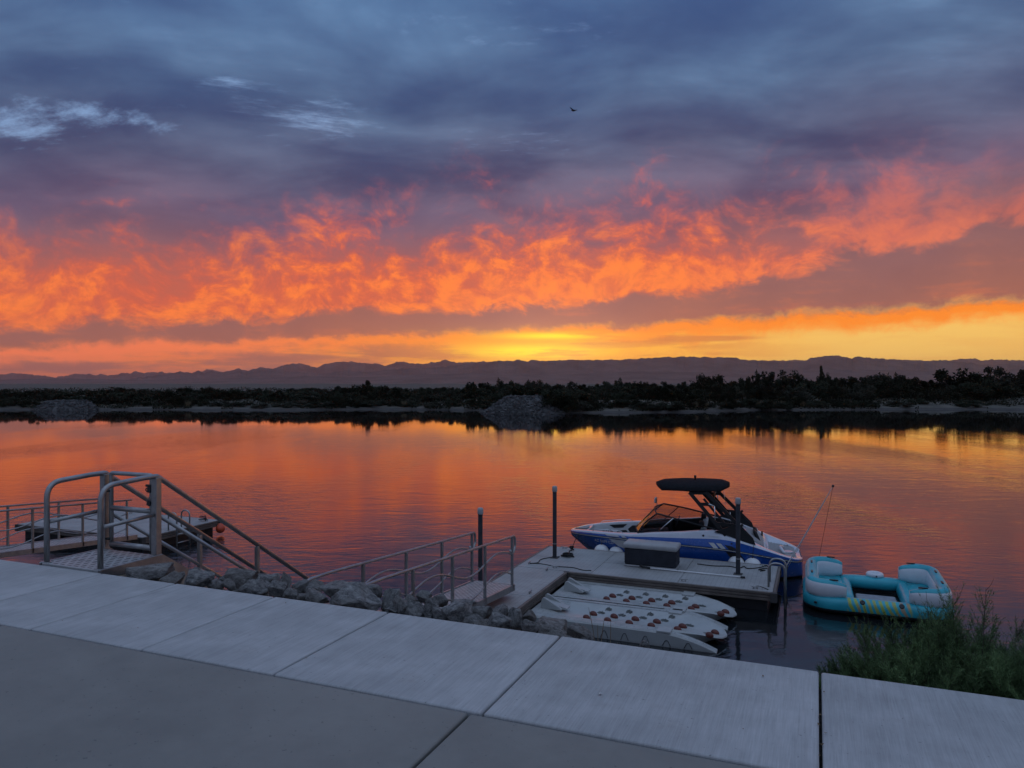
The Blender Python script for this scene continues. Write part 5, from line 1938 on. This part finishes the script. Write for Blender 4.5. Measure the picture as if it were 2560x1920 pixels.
ROCKS = [  # column, row, width, height in the photograph, 1 when it lies behind the front row
    (373, 1428, 113, 52, 0), (424, 1447, 64, 32, 0), (445, 1439, 34, 28, 1), (494, 1447, 80, 44, 0), (542, 1461, 42, 26, 0), (571, 1463, 42, 30, 0), (606, 1441, 82, 46, 1), (669, 1449, 62, 62, 1), (637, 1470, 68, 42, 0),
    (696, 1473, 46, 46, 0), (716, 1452, 34, 38, 1), (727, 1487, 44, 28, 0), (757, 1494, 36, 20, 0), (754, 1469, 48, 32, 1), (792, 1490, 58, 38, 0), (780, 1470, 60, 36, 1), (845, 1468, 88, 34, 1), (888, 1497, 138, 62, 0),
    (981, 1497, 66, 50, 1), (985, 1522, 40, 18, 0), (1004, 1512, 44, 40, 0), (1032, 1500, 48, 32, 1), (1035, 1526, 66, 42, 0), (1060, 1492, 40, 30, 1), (1080, 1519, 46, 48, 0), (1100, 1502, 40, 30, 1), (1105, 1539, 60, 36, 0),
    (1143, 1530, 78, 46, 0), (1197, 1528, 74, 46, 1), (1178, 1549, 62, 28, 0), (1249, 1526, 46, 34, 1), (1246, 1553, 70, 42, 0), (1288, 1542, 58, 46, 1), (1323, 1541, 38, 30, 1), (1326, 1564, 48, 30, 0), (1377, 1562, 88, 48, 1),
    (1390, 1585, 52, 18, 0), (1446, 1582, 58, 40, 1), (1470, 1592, 40, 24, 1), (1612, 1612, 26, 18, 2), (320, 1428, 40, 20, 1), (925, 1478, 60, 30, 1), (1160, 1508, 60, 28, 1), (560, 1448, 40, 24, 1)]
def rock_thing(x, y, z, sx, sy, sz, i, label):
    o = bpy.data.objects.new('riprap_rock', RM[i % len(RM)])
    o.location = (x, y, z)
    o.scale = (sx, sy, sz)
    o.rotation_euler = (random.uniform(-0.25, 0.25), random.uniform(-0.25, 0.25), YAW + random.uniform(-0.5, 0.5))
    col.objects.link(o)
    return tag(o, label, 'rock', 'riprap rocks heaped along the pavement edge')
for i, (px, py, wpx, hpx, bk) in enumerate(ROCKS):
    yb_ = {0: 6.13, 1: 6.42, 2: 6.35}[bk] + 0.10 * wpx / 100
    # bearing of that column meets the row of rocks
    kx = (px - 1280) / F_PX
    d = yb_ / (kx * SY + CY)
    x = kx * d * CY - d * SY
    z = CAM_Z - (py - 958) / F_PX * d
    sx, sz = wpx / F_PX * d * 0.53, hpx / F_PX * d * 0.60
    if hpx > 58:
        lab = 'large angular grey rock, biggest along the pavement edge' if wpx > 100 else 'tall blocky grey rock standing beside the stair railing'
    elif wpx > 110:
        lab = 'long low grey rock beside the concrete footing of the landing'
    else:
        where = 'beside the landing footing' if px < 480 else 'under the stair railing' if px < 740 else 'near the gangway start' if px < 960 else 'below the wavy gangway' if px < 1230 else 'next to the jet ski port'
        lab = ('small ' if wpx < 45 else '') + ('angular grey rock at the pavement edge ' if bk == 0 else 'angular grey rock behind the front stones ') + where
    rock_thing(x, yb_, z - sz * 0.12, sx, sx * random.uniform(0.7, 0.95), sz * 1.12, i, lab)
for i in range(46):
    x = random.uniform(-7.3, -1.75)
    y = random.uniform(5.95, 6.45)
    s_ = random.uniform(0.04, 0.095)
    rock_thing(x, y, bank_z(y, x) + s_ * 0.5 + random.uniform(0.02, 0.16) * (y > 6.1), s_ * 1.2, s_, s_ * 0.85, i * 3, 'small broken stone wedged between the riprap rocks at the pavement')
for i in range(90):
    x = random.uniform(-7.2, -1.9) if i % 3 else random.uniform(-13.5, 1.5)
    y = random.uniform(6.9, 10.2)
    if -8.6 < x < -7.2 or -7.1 < x < -5.6 and y > 7.3:
        continue
    s_ = random.uniform(0.16, 0.34)
    rock_thing(x, y, bank_z(y, x) + s_ * 0.15, s_, s_ * random.uniform(0.7, 1.0), s_ * 0.7, i, 'weathered riprap rock lower down the bank towards the water')

# ------------------------------------------------------------------ feathery shrub on the near bank, beside the pavement
mat('tamarisk_leaf', (0.095, 0.150, 0.060), 0.8, var=0.45, nscale=2.2, spec=0.2)
mat('tamarisk_stem', (0.045, 0.030, 0.024), 0.85, var=0.3, nscale=8)
mat('dry_stem', (0.20, 0.15, 0.10), 0.85, var=0.3, nscale=8)
def tamarisk(x, y, h, spread, nst, seed, label, leafy=1.0, whips=2):
    rnd = random.Random(seed)
    z0 = bank_z(y, x) - 0.05
    t = thing('tamarisk_shrub', label, 'shrub', (x, y, z0), 0, 'feathery shrubs on the near bank')
    sb = bmesh.new()
    vv, ff = [], []
    def blade(p, d, ln, w):
        s_ = d.cross(Vector((rnd.uniform(-1, 1), rnd.uniform(-1, 1), rnd.uniform(-1, 1)))).normalized() * w
        k = len(vv)
        vv.extend([p - s_, p + s_, p + d * ln])
        ff.append((k, k + 1, k + 2))
    for i in range(nst):
        a = rnd.uniform(0, 2 * math.pi)
        lean = spread * math.sqrt(rnd.random())
        hh = h * rnd.uniform(0.55, 1.0) * (1 - 0.25 * lean / max(spread, 0.01))
        bare = i < whips
        if bare:
            hh = h * rnd.uniform(0.95, 1.12)
        foot = Vector((0.25 * lean * math.cos(a), 0.25 * lean * math.sin(a), 0))
        tipv = Vector((lean * math.cos(a), lean * math.sin(a), hh))
        mid = foot * 0.5 + tipv * 0.5 + Vector((rnd.uniform(-.06, .06), rnd.uniform(-.06, .06), 0.08 * hh))
        P_ = spline([foot, mid, tipv], 7)
        rad = [0.0055 * (1 - 0.8 * k / (len(P_) - 1)) for k in range(len(P_))]
        tube(sb, P_, rad, 4, False)
        for k in range(3, len(P_)):
            d0 = (P_[k] - P_[k - 1]).normalized()
            nb = rnd.randint(3, 5) if not bare else rnd.randint(0, 1)
            for _ in range(nb):
                aa = rnd.uniform(0, 2 * math.pi)
                side = Vector((math.cos(aa), math.sin(aa), 0.2))
                bd = (d0 * 0.85 + side * rnd.uniform(0.35, 0.8)).normalized()
                ln = rnd.uniform(0.10, 0.26) * (1.2 - 0.5 * k / len(P_)) * (h / 1.2) ** 0.5
                p0 = P_[k - 1] + (P_[k] - P_[k - 1]) * rnd.random()
                pts = [p0, p0 + bd * ln * 0.5, p0 + (bd + Vector((0, 0, 0.25))).normalized() * ln]
                if rnd.random() < 0.30:
                    tube(sb, pts, [0.0022, 0.0016, 0.0008], 3, False)
                if bare and rnd.random() < 0.6:
                    continue
                nl = int(38 * leafy)
                for q in range(nl):
                    tt = rnd.random()
                    pp_ = p0 + (pts[2] - p0) * tt
                    dd = (bd * 0.7 + Vector((rnd.uniform(-.8, .8), rnd.uniform(-.8, .8), rnd.uniform(-.3, .6)))).normalized()
                    blade(pp_, dd, rnd.uniform(0.018, 0.055), rnd.uniform(0.0011, 0.0022))
    obj('stems', sb, MATS['tamarisk_stem'], t)
    obj_py('foliage', vv, ff, MATS['tamarisk_leaf'], t)
    return t
tamarisk(0.74, 6.95, 1.42, 0.58, 84, 1, 'feathery green shrub in front of the raft', 1.0, 2)
tamarisk(1.15, 7.05, 1.68, 0.55, 84, 2, 'tall feathery green shrub with bare whips covering the end of the raft', 1.0, 4)
tamarisk(1.75, 6.80, 1.42, 0.58, 60, 3, 'feathery green shrub beside the tall whips over the raft end', 1.0, 3)
tamarisk(0.16, 6.80, 0.78, 0.50, 60, 4, 'low feathery shrub at the pavement joint', 1.0, 1)
tamarisk(0.90, 6.42, 1.06, 0.62, 80, 5, 'low dense feathery shrub close against the pavement edge', 1.0, 0)
tamarisk(2.25, 6.45, 1.45, 0.6, 50, 6, 'sparse feathery shrub farthest along the pavement from the rocks', 0.9, 3)
tamarisk(1.50, 6.30, 1.05, 0.58, 80, 7, 'short feathery shrub tucked under the taller shrubs', 1.0, 0)
tamarisk(0.42, 6.42, 0.84, 0.48, 60, 8, 'low feathery shrub next to the shrub at the pavement joint', 1.0, 0)
# dry weeds by the last rock
for i, (px, py, tops) in enumerate(((1497, 1600, ((-0.10, 0.34), (-0.02, 0.20), (0.04, 0.26))), (1525, 1603, ((0.0, 0.30), (0.06, 0.12))), (1560, 1606, ((0.10, 0.09), (0.05, 0.12))))):
    kx = (px - 1280) / F_PX
    d = 6.15 / (kx * SY + CY)
    x = kx * d * CY - d * SY
    zb = bank_z(6.15, x)
    bm = bmesh.new()
    for dx_, hh in tops:
        tube(bm, spline([(0, 0, 0), (dx_ * 0.4, 0.01, 0.24 + hh * 0.5), (dx_, 0.03, 0.34 + hh)], 4), [0.003] * 8 + [0.001], 4, False)
    o = obj('dry_weed', bm, MATS['dry_stem'], None, False, loc=(x, 6.15, zb))
    tag(o, ['thin dry weed stalks beside the last riprap rock', 'pair of thin dry stalks between the weed and the small stone', 'short forked dry stalk near the small pointed stone'][i], 'weed')

# ------------------------------------------------------------------ far bank vegetation
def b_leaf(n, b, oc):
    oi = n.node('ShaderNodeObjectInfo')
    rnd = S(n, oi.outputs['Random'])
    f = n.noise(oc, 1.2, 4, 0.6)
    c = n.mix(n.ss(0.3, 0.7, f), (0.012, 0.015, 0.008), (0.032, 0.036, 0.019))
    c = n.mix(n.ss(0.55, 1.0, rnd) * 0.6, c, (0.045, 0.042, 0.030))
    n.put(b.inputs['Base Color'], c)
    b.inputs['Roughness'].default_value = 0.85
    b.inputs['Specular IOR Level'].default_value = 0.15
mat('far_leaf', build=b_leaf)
mat('far_wood', (0.05, 0.04, 0.032), 0.9, var=0.3, nscale=4)
def bush_mesh(seed, w, h, nclump, nleaf, leaf, spiky=0.0, bare=0):
    rnd = random.Random(seed)
    vv, ff = [], []
    tb = bmesh.new()
    for c in range(nclump):
        a = rnd.uniform(0, 2 * math.pi)
        r = w * math.sqrt(rnd.random())
        zc = h * (0.15 + 0.75 * rnd.random() * (1 - 0.55 * (r / w) ** 2))
        ctr = Vector((r * math.cos(a), r * math.sin(a), zc))
        cr = rnd.uniform(0.18, 0.36) * min(w, h) * (1.25 - 0.6 * zc / h)
        tube(tb, [(0.15 * ctr.x, 0.15 * ctr.y, 0), (0.7 * ctr.x, 0.7 * ctr.y, 0.55 * zc), ctr], [0.05 * h / 4, 0.03 * h / 4, 0.012], 3, False)
        if rnd.random() < spiky:
            tipv = ctr + Vector((rnd.uniform(-.3, .3), rnd.uniform(-.3, .3), rnd.uniform(0.25, 0.6) * h * 0.5))
            tube(tb, [ctr, tipv], [0.02, 0.006], 3, False)
            for q in range(10):
                p = ctr + (tipv - ctr) * rnd.uniform(0.3, 1)
                d = Vector((rnd.gauss(0, 1), rnd.gauss(0, 1), rnd.gauss(0, 1))).normalized() * leaf
                s_ = d.cross(Vector((rnd.random(), rnd.random(), rnd.random()))).normalized() * leaf * 0.5
                k = len(vv)
                vv.extend([p - d - s_ * .3, p + s_, p + d, p - s_])
                ff.append((k, k + 1, k + 2, k + 3))
        for q in range(nleaf):
            dv = Vector((rnd.gauss(0, 1), rnd.gauss(0, 1), rnd.gauss(0, 1))).normalized() * cr * rnd.random() ** 0.45
            p = ctr + dv
            if p.z < 0.05:
                continue
            d = Vector((rnd.gauss(0, 1), rnd.gauss(0, 1), rnd.gauss(0, 1) + 0.4)).normalized() * leaf * rnd.uniform(0.5, 1.2)
            s_ = d.cross(Vector((rnd.random(), rnd.random(), rnd.random()))).normalized() * leaf * rnd.uniform(0.3, 0.6)
            k = len(vv)
            vv.extend([p - d, p + s_, p + d, p - s_])
            ff.append((k, k + 1, k + 2, k + 3))
    me = bpy.data.meshes.new('crown')
    me.from_pydata(vv, [], ff)
    me.materials.append(MATS['far_leaf'])
    mt = bpy.data.meshes.new('trunk')
    tb.to_mesh(mt)
    tb.free()
    mt.materials.append(MATS['far_wood'])
    return me, mt
BUSH = [bush_mesh(s_, 2.2, 3.2, 26, 110, 0.19, 0.10) for s_ in range(6)]
TREE = [bush_mesh(40 + s_, 2.1, 3.0, 24, 110, 0.16, 0.22) for s_ in range(4)]
def far_plant(name, meshes, px, d, zb, w, h, label, cat, group, rz):
    t = thing(name, label, cat, (*polar(px, d), zb), rz, group)
    for nm, me in (('crown', meshes[0]), ('trunk', meshes[1])):
        o = bpy.data.objects.new(nm, me)
        o.scale = (w / 4.4, w / 4.4, h / 3.2)
        link(o, t)
    return t
random.seed(5)
def skyline(px):
    return sinterp([(-200, 974), (0, 972), (100, 971), (200, 972), (290, 968), (360, 973), (440, 968), (520, 970), (600, 967), (700, 969), (780, 966), (860, 961), (940, 960), (1000, 962), (1100, 963), (1180, 957), (1260, 952), (1330, 951), (1400, 954), (1500, 952), (1580, 951), (1660, 951), (1740, 949), (1820, 944), (1900, 940), (1960, 938), (2060, 938), (2160, 936), (2240, 939), (2330, 944), (2400, 938), (2480, 936), (2560, 936), (2800, 936)], px)
def d_shore(px):
    return sinterp(SHORE, px)
GRP = 'dark shrubs in the thicket on the far bank'
cnt = 0
# back row stands up against the sky, front rows cover the bank
for row, (t0, t1, step) in enumerate(((24, 32, 34), (11, 18, 36), (3.5, 7.5, 44))):
    px = -160.0
    while px < 2740:
        px += step * random.uniform(0.6, 1.4)
        t_ = random.uniform(t0, t1)
        d = d_shore(px) + t_
        zb = far_z(t_, px) - 0.3
        sky = skyline(px) + random.uniform(-3, 6)
        ztop = CAM_Z - (sky - 958) / F_PX * d
        if row == 0:
            h = max(1.4, ztop - zb)
            w = random.uniform(3.4, 6.0)
        elif row == 1:
            h = max(1.8, (ztop - zb) * random.uniform(0.62, 0.95))
            w = random.uniform(4.5, 7.5)
        else:
            if 1215 < px < 1400 or 100 < px < 240 or (px > 1990 and random.random() < 0.5):
                continue
            h = random.uniform(1.6, 3.0) * (0.62 if px > 1990 or 300 < px < 1150 else 1.0)
            w = random.uniform(3.6, 6.0)
            if 1400 < px < 1990:
                t_ = random.uniform(1.0, 6.0)
                d = d_shore(px) + t_
                zb = far_z(t_, px) - 0.3
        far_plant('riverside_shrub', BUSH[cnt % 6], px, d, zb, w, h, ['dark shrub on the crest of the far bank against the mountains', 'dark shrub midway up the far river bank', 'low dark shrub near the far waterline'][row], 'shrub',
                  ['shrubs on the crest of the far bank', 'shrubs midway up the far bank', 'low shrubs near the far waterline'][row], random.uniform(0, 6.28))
        cnt += 1
# trees that stand out on the skyline
for i, (px, ytop, wpx, lab) in enumerate(((1778, 927, 74, 'broad dark tree on the far bank, right above the boat canopy'), (1887, 925, 34, 'small round dark tree between two broad trees on the far bank'), (1950, 915, 76, 'tall broad dark tree with ragged top on the far bank'),
                                        (2058, 915, 24, 'thin dark tree with a small tuft on a bare stalk on the far bank'), (2206, 926, 86, 'wide low dark tree behind the pale shore on the far bank'), (2252, 931, 40, 'small dark tree leaning on the wide low tree on the far bank'),
                                        (2392, 911, 104, 'very wide dark tree with open crown on the far bank'), (2492, 917, 92, 'dense dark tree next to the very wide one on the far bank'), (1332, 943, 44, 'dark bush rising over the rock heap on the far bank'),
                                        (1264, 944, 50, 'ragged dark bush just left of the rock heap top on the far bank'), (1198, 948, 54, 'bushy dark tree beyond the far waterline by the rock heap'), (909, 951, 44, 'spiky half bare bush on the far bank'),
                                        (520, 962, 30, 'small rounded tree on the low far bank near the gravel mound'), (1550, 944, 40, 'ragged small tree on the far bank between rock heap and canopy'), (1600, 945, 36, 'little dark tree on the far bank with an uneven top'), (2540, 925, 60, 'dark tree at the bend of the far bank'))):
    t_ = 22
    d = d_shore(px) + t_
    zb = far_z(t_, px) - 0.3
    h = CAM_Z - (ytop - 958) / F_PX * d - zb
    far_plant('desert_tree', TREE[i % 4], px, d, zb, wpx / F_PX * d * 1.3, h * 1.14, lab, 'tree', None, i * 1.3)
# the rest of the thicket reads as one mass
random.seed(9)
vv, ff = [], []
for q in range(100000):
    px = random.uniform(-1500, 4050)
    t_ = 0.6 + 42 * random.random() ** 1.5
    d = d_shore(px) + t_
    if 1225 < px < 1400 and t_ < 10 or 100 < px < 240 and t_ < 10:
        continue
    clump = mnoise.noise(Vector((px * 0.02, t_ * 0.25, 2.2)))
    sandy = px < 110 or 480 < px < 1060 or 1790 < px < 1990 or px > 2140
    if sandy and t_ < 4.5 and clump < 0.25 or clump < -0.3 and t_ < 5:
        continue
    p = polar(px, d)
    zb = far_z(t_, px)
    z = zb + random.random() * (0.9 + 1.0 * max(0, clump)) * min(1.0, 0.3 + t_ / 20) * (2.6 if px < -170 or px > 2730 else 1.0)
    c = Vector((p[0], p[1], z))
    dv = Vector((random.gauss(0, 1), random.gauss(0, 1), random.gauss(0, 1) + 0.3)).normalized() * random.uniform(0.16, 0.36)
    s_ = dv.cross(Vector((random.random(), random.random(), random.random()))).normalized() * random.uniform(0.06, 0.16)
    k = len(vv)
    vv.extend([c - dv, c + s_, c + dv, c - s_])
    ff.append((k, k + 1, k + 2, k + 3))
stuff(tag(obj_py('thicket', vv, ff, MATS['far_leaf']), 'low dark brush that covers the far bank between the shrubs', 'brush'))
# pale grass tufts at the far waterline
mat('pale_grass', (0.16, 0.13, 0.075), 0.9, var=0.3, nscale=1.0)
for i, px in enumerate((1738, 1764, 1898, 1932, 1956, 2006, 470, 1010)):
    d = d_shore(px) + 3.0
    rnd = random.Random(i)
    vv, ff = [], []
    for q in range(240):
        a = rnd.uniform(0, 6.28)
        r = rnd.uniform(0, 0.35)
        p = Vector((r * math.cos(a), r * math.sin(a), 0))
        tv = p + Vector((math.cos(a) * rnd.uniform(0.1, 0.7), math.sin(a) * rnd.uniform(0.1, 0.7), rnd.uniform(0.6, 1.4)))
        s_ = Vector((math.sin(a), -math.cos(a), 0)) * 0.03
        k = len(vv)
        vv.extend([p - s_, p + s_, tv])
        ff.append((k, k + 1, k + 2))
    o = obj_py('grass_tuft', vv, ff, MATS['pale_grass'], None, loc=(*polar(px, d), far_z(3.0, px) - 0.05))
    tag(o, 'pale dry grass tuft on the sandy far shore', 'grass tuft', 'pale grass tufts on the far shore')

# ------------------------------------------------------------------ rock heaps at the far waterline
mat('pale_stone', (0.080, 0.079, 0.078), 0.9, var=0.35, nscale=0.8, bump=0.7, bscale=3, bdist=0.1)
def heap(px, d, hw, hd, hh, n, seed, label, flat):
    rnd = random.Random(seed)
    bx, by = polar(px, d)
    t = thing('rock_heap', label, 'rock heap', (bx, by, 0), YAW)
    def hz_(u, v):
        r = math.sqrt((u / hw) ** 2 + (v / hd) ** 2)
        return hh * min(1.0, max(-0.3, (1 - r) * flat))
    vv, ff = [], []
    N = 26
    for i in range(N + 1):
        for j in range(N + 1):
            u, v = (i / N * 2 - 1) * hw * 1.2, (j / N * 2 - 1) * hd * 1.2
            vv.append((u, v, hz_(u, v) - 0.12 + 0.08 * mnoise.noise(Vector((u, v, seed)))))
    for i in range(N):
        for j in range(N):
            a = i * (N + 1) + j
            ff.append((a, a + N + 1, a + N + 2, a + 1))
    obj_py('mound', vv, ff, MATS['pale_stone'], t, True)
    vv, ff = [], []
    cube_f = [(0, 1, 3, 2), (4, 6, 7, 5), (0, 4, 5, 1), (2, 3, 7, 6), (0, 2, 6, 4), (1, 5, 7, 3)]
    for q in range(n):
        u, v = rnd.uniform(-hw, hw) * 1.05, -hd * rnd.uniform(-0.6, 1.08)
        z = hz_(u, v)
        if z < -0.12:
            continue
        s_ = rnd.uniform(0.10, 0.24) * (1.7 if rnd.random() < 0.08 else 1.0) * (1.25 - 0.5 * z / hh)
        R = Matrix.Rotation(rnd.uniform(0, 6.28), 3, 'Z') @ Matrix.Rotation(rnd.uniform(-.6, .6), 3, 'X')
        k = len(vv)
        for c in range(8):
            p = Vector(((c >> 2 & 1) * 2 - 1, (c >> 1 & 1) * 2 - 1, (c & 1) * 2 - 1))
            p = Vector((p.x * rnd.uniform(.5, 1), p.y * rnd.uniform(.5, 1), p.z * rnd.uniform(.4, .8))) * s_
            vv.append(R @ p + Vector((u, v, z)))
        ff.extend([tuple(k + i_ for i_ in f) for f in cube_f])
    stuff(obj_py('stones', vv, ff, MATS['pale_stone'], t))
heap(1312, 121.5, 7.0, 5.5, 2.75, 1600, 3, 'pale rock heap sloping into the water in the middle of the far bank', 1.75)
heap(168, 135.5, 5.4, 4.5, 1.75, 700, 6, 'low flat-topped gravel mound at the far waterline beyond the bare dock', 2.6)

for i, (px, dd, zb, w, h, lab) in enumerate(((1384, 119.5, 1.0, 5.0, 3.0, 'dark bush growing over the top of the central rock heap'), (1414, 119.5, 0.2, 4.6, 3.0, 'dark bush at the water beside the central rock heap'), (1440, 122.5, 0.2, 5.6, 3.0, 'dark overhanging bush next to the one beside the rock heap'), (1228, 127.0, 0.3, 5.0, 3.0, 'dark bush behind the low end of the central rock heap'))):
    far_plant('riverside_shrub', BUSH[i], px, dd, zb, w, h, lab, 'shrub', None, i * 1.7)

# ------------------------------------------------------------------ a small bird in the sky
mat('bird_dark', (0.035, 0.03, 0.03), 0.8, var=0.3, nscale=20)
bd = 26.0
bX, bZ = (1434 - 1280) / F_PX * bd, CAM_Z - (276 - 958) / F_PX * bd
bird = thing('bird', 'tiny dark bird flying high above the river', 'bird', (bX * CY - bd * SY, bX * SY + bd * CY, bZ), YAW + 0.7)
bm = bmesh.new()
tube(bm, [(0, -0.10, -0.03), (0, -0.085, -0.028), (0, -0.04, -0.012), (0, 0.03, 0.0), (0, 0.07, 0.018), (0, 0.09, 0.022), (0, 0.115, 0.02)], [0.006, 0.016, 0.030, 0.030, 0.019, 0.017, 0.003], 10)
obj('body', bm, MATS['bird_dark'], bird, True)
for sgn in (-1, 1):
    vv = [(0, 0.04, 0.012), (sgn * 0.08, 0.055, 0.05), (sgn * 0.19, 0.0, 0.085), (sgn * 0.10, -0.01, 0.045), (0, -0.03, 0.008)]
    vv += [(x, y, z - 0.006) for x, y, z in vv]
    ff = [(0, 1, 3, 4), (1, 2, 3), (9, 8, 6, 5), (8, 7, 6), (0, 5, 6, 1), (1, 6, 7, 2), (2, 7, 8, 3), (3, 8, 9, 4), (4, 9, 5, 0)]
    obj_py('wing', vv, ff, MATS['bird_dark'], bird)
obj_py('tail', [(-0.012, -0.09, -0.03), (0.012, -0.09, -0.03), (0.03, -0.17, -0.045), (-0.03, -0.17, -0.045), (0, -0.09, -0.04), (0, -0.17, -0.052)], [(0, 1, 2, 3), (0, 3, 5, 4), (1, 4, 5, 2), (0, 4, 1), (3, 2, 5)], MATS['bird_dark'], bird)

# ------------------------------------------------------------------ dry leaves and grit on the pavement
mat('dry_leaf', (0.20, 0.13, 0.07), 0.8, var=0.4, nscale=30)
mat('pale_chip', (0.55, 0.54, 0.52), 0.7, var=0.2, nscale=30)
random.seed(31)
def leaf(x, y, s_, m, label, cat='leaf'):
    n_ = 7
    pts = [(s_ * (k / n_ - 0.5), s_ * 0.30 * math.sin(math.pi * k / n_), 0.10 * s_ * math.cos(k)) for k in range(n_ + 1)] + [(s_ * (k / n_ - 0.5), -s_ * 0.26 * math.sin(math.pi * k / n_), 0.10 * s_ * math.sin(k * 1.3)) for k in range(n_ - 1, 0, -1)]
    bm = bmesh.new()
    f = bm.faces.new([bm.verts.new(p) for p in pts])
    bmesh.ops.solidify(bm, geom=[f], thickness=0.002)
    o = obj('fallen_leaf', bm, MATS[m], None, False, loc=(x, y, TOP + 0.012))
    o.rotation_euler = (random.uniform(-.2, .2), random.uniform(-.2, .2), random.uniform(0, 6.28))
    tag(o, label, cat, 'small dry leaves on the pavement')
for k in range(7):
    leaf(0.02 + random.uniform(-0.02, 0.03), 4.30 + 0.22 * k * random.uniform(0.6, 1.0), random.uniform(0.018, 0.035), 'dry_leaf', 'tiny dry leaf caught in the pavement joint beside the shrubs')
for k in range(9):
    leaf(random.uniform(-6.5, 3.0), random.uniform(4.35, 5.8), random.uniform(0.012, 0.024), 'dry_leaf', 'tiny brown leaf lying loose on the pale pavement strip')
px_, py_ = pix(1500, 1738, TOP)
leaf(px_, py_, 0.04, 'pale_chip', 'small white scrap lying alone on the pale pavement strip', 'scrap')

# ------------------------------------------------------------------ haze in the evening air
bm = bmesh.new()
box(bm, -29000, 18500, -400, 24500, -7.0, 500.0)
hz = stuff(obj('haze', bm, []))
hm = bpy.data.materials.new('haze_air')
hm.use_nodes = True
hm.node_tree.nodes.clear()
H = NT(hm.node_tree)
pv = H.node('ShaderNodeVolumePrincipled')
pv.inputs['Color'].default_value = (0.95, 0.82, 0.80, 1)
pv.inputs['Density'].default_value = 0.000028
pv.inputs['Anisotropy'].default_value = 0.85
ho = H.node('ShaderNodeOutputMaterial')
hm.node_tree.links.new(pv.outputs[0], ho.inputs['Volume'])
hz.data.materials.append(hm)
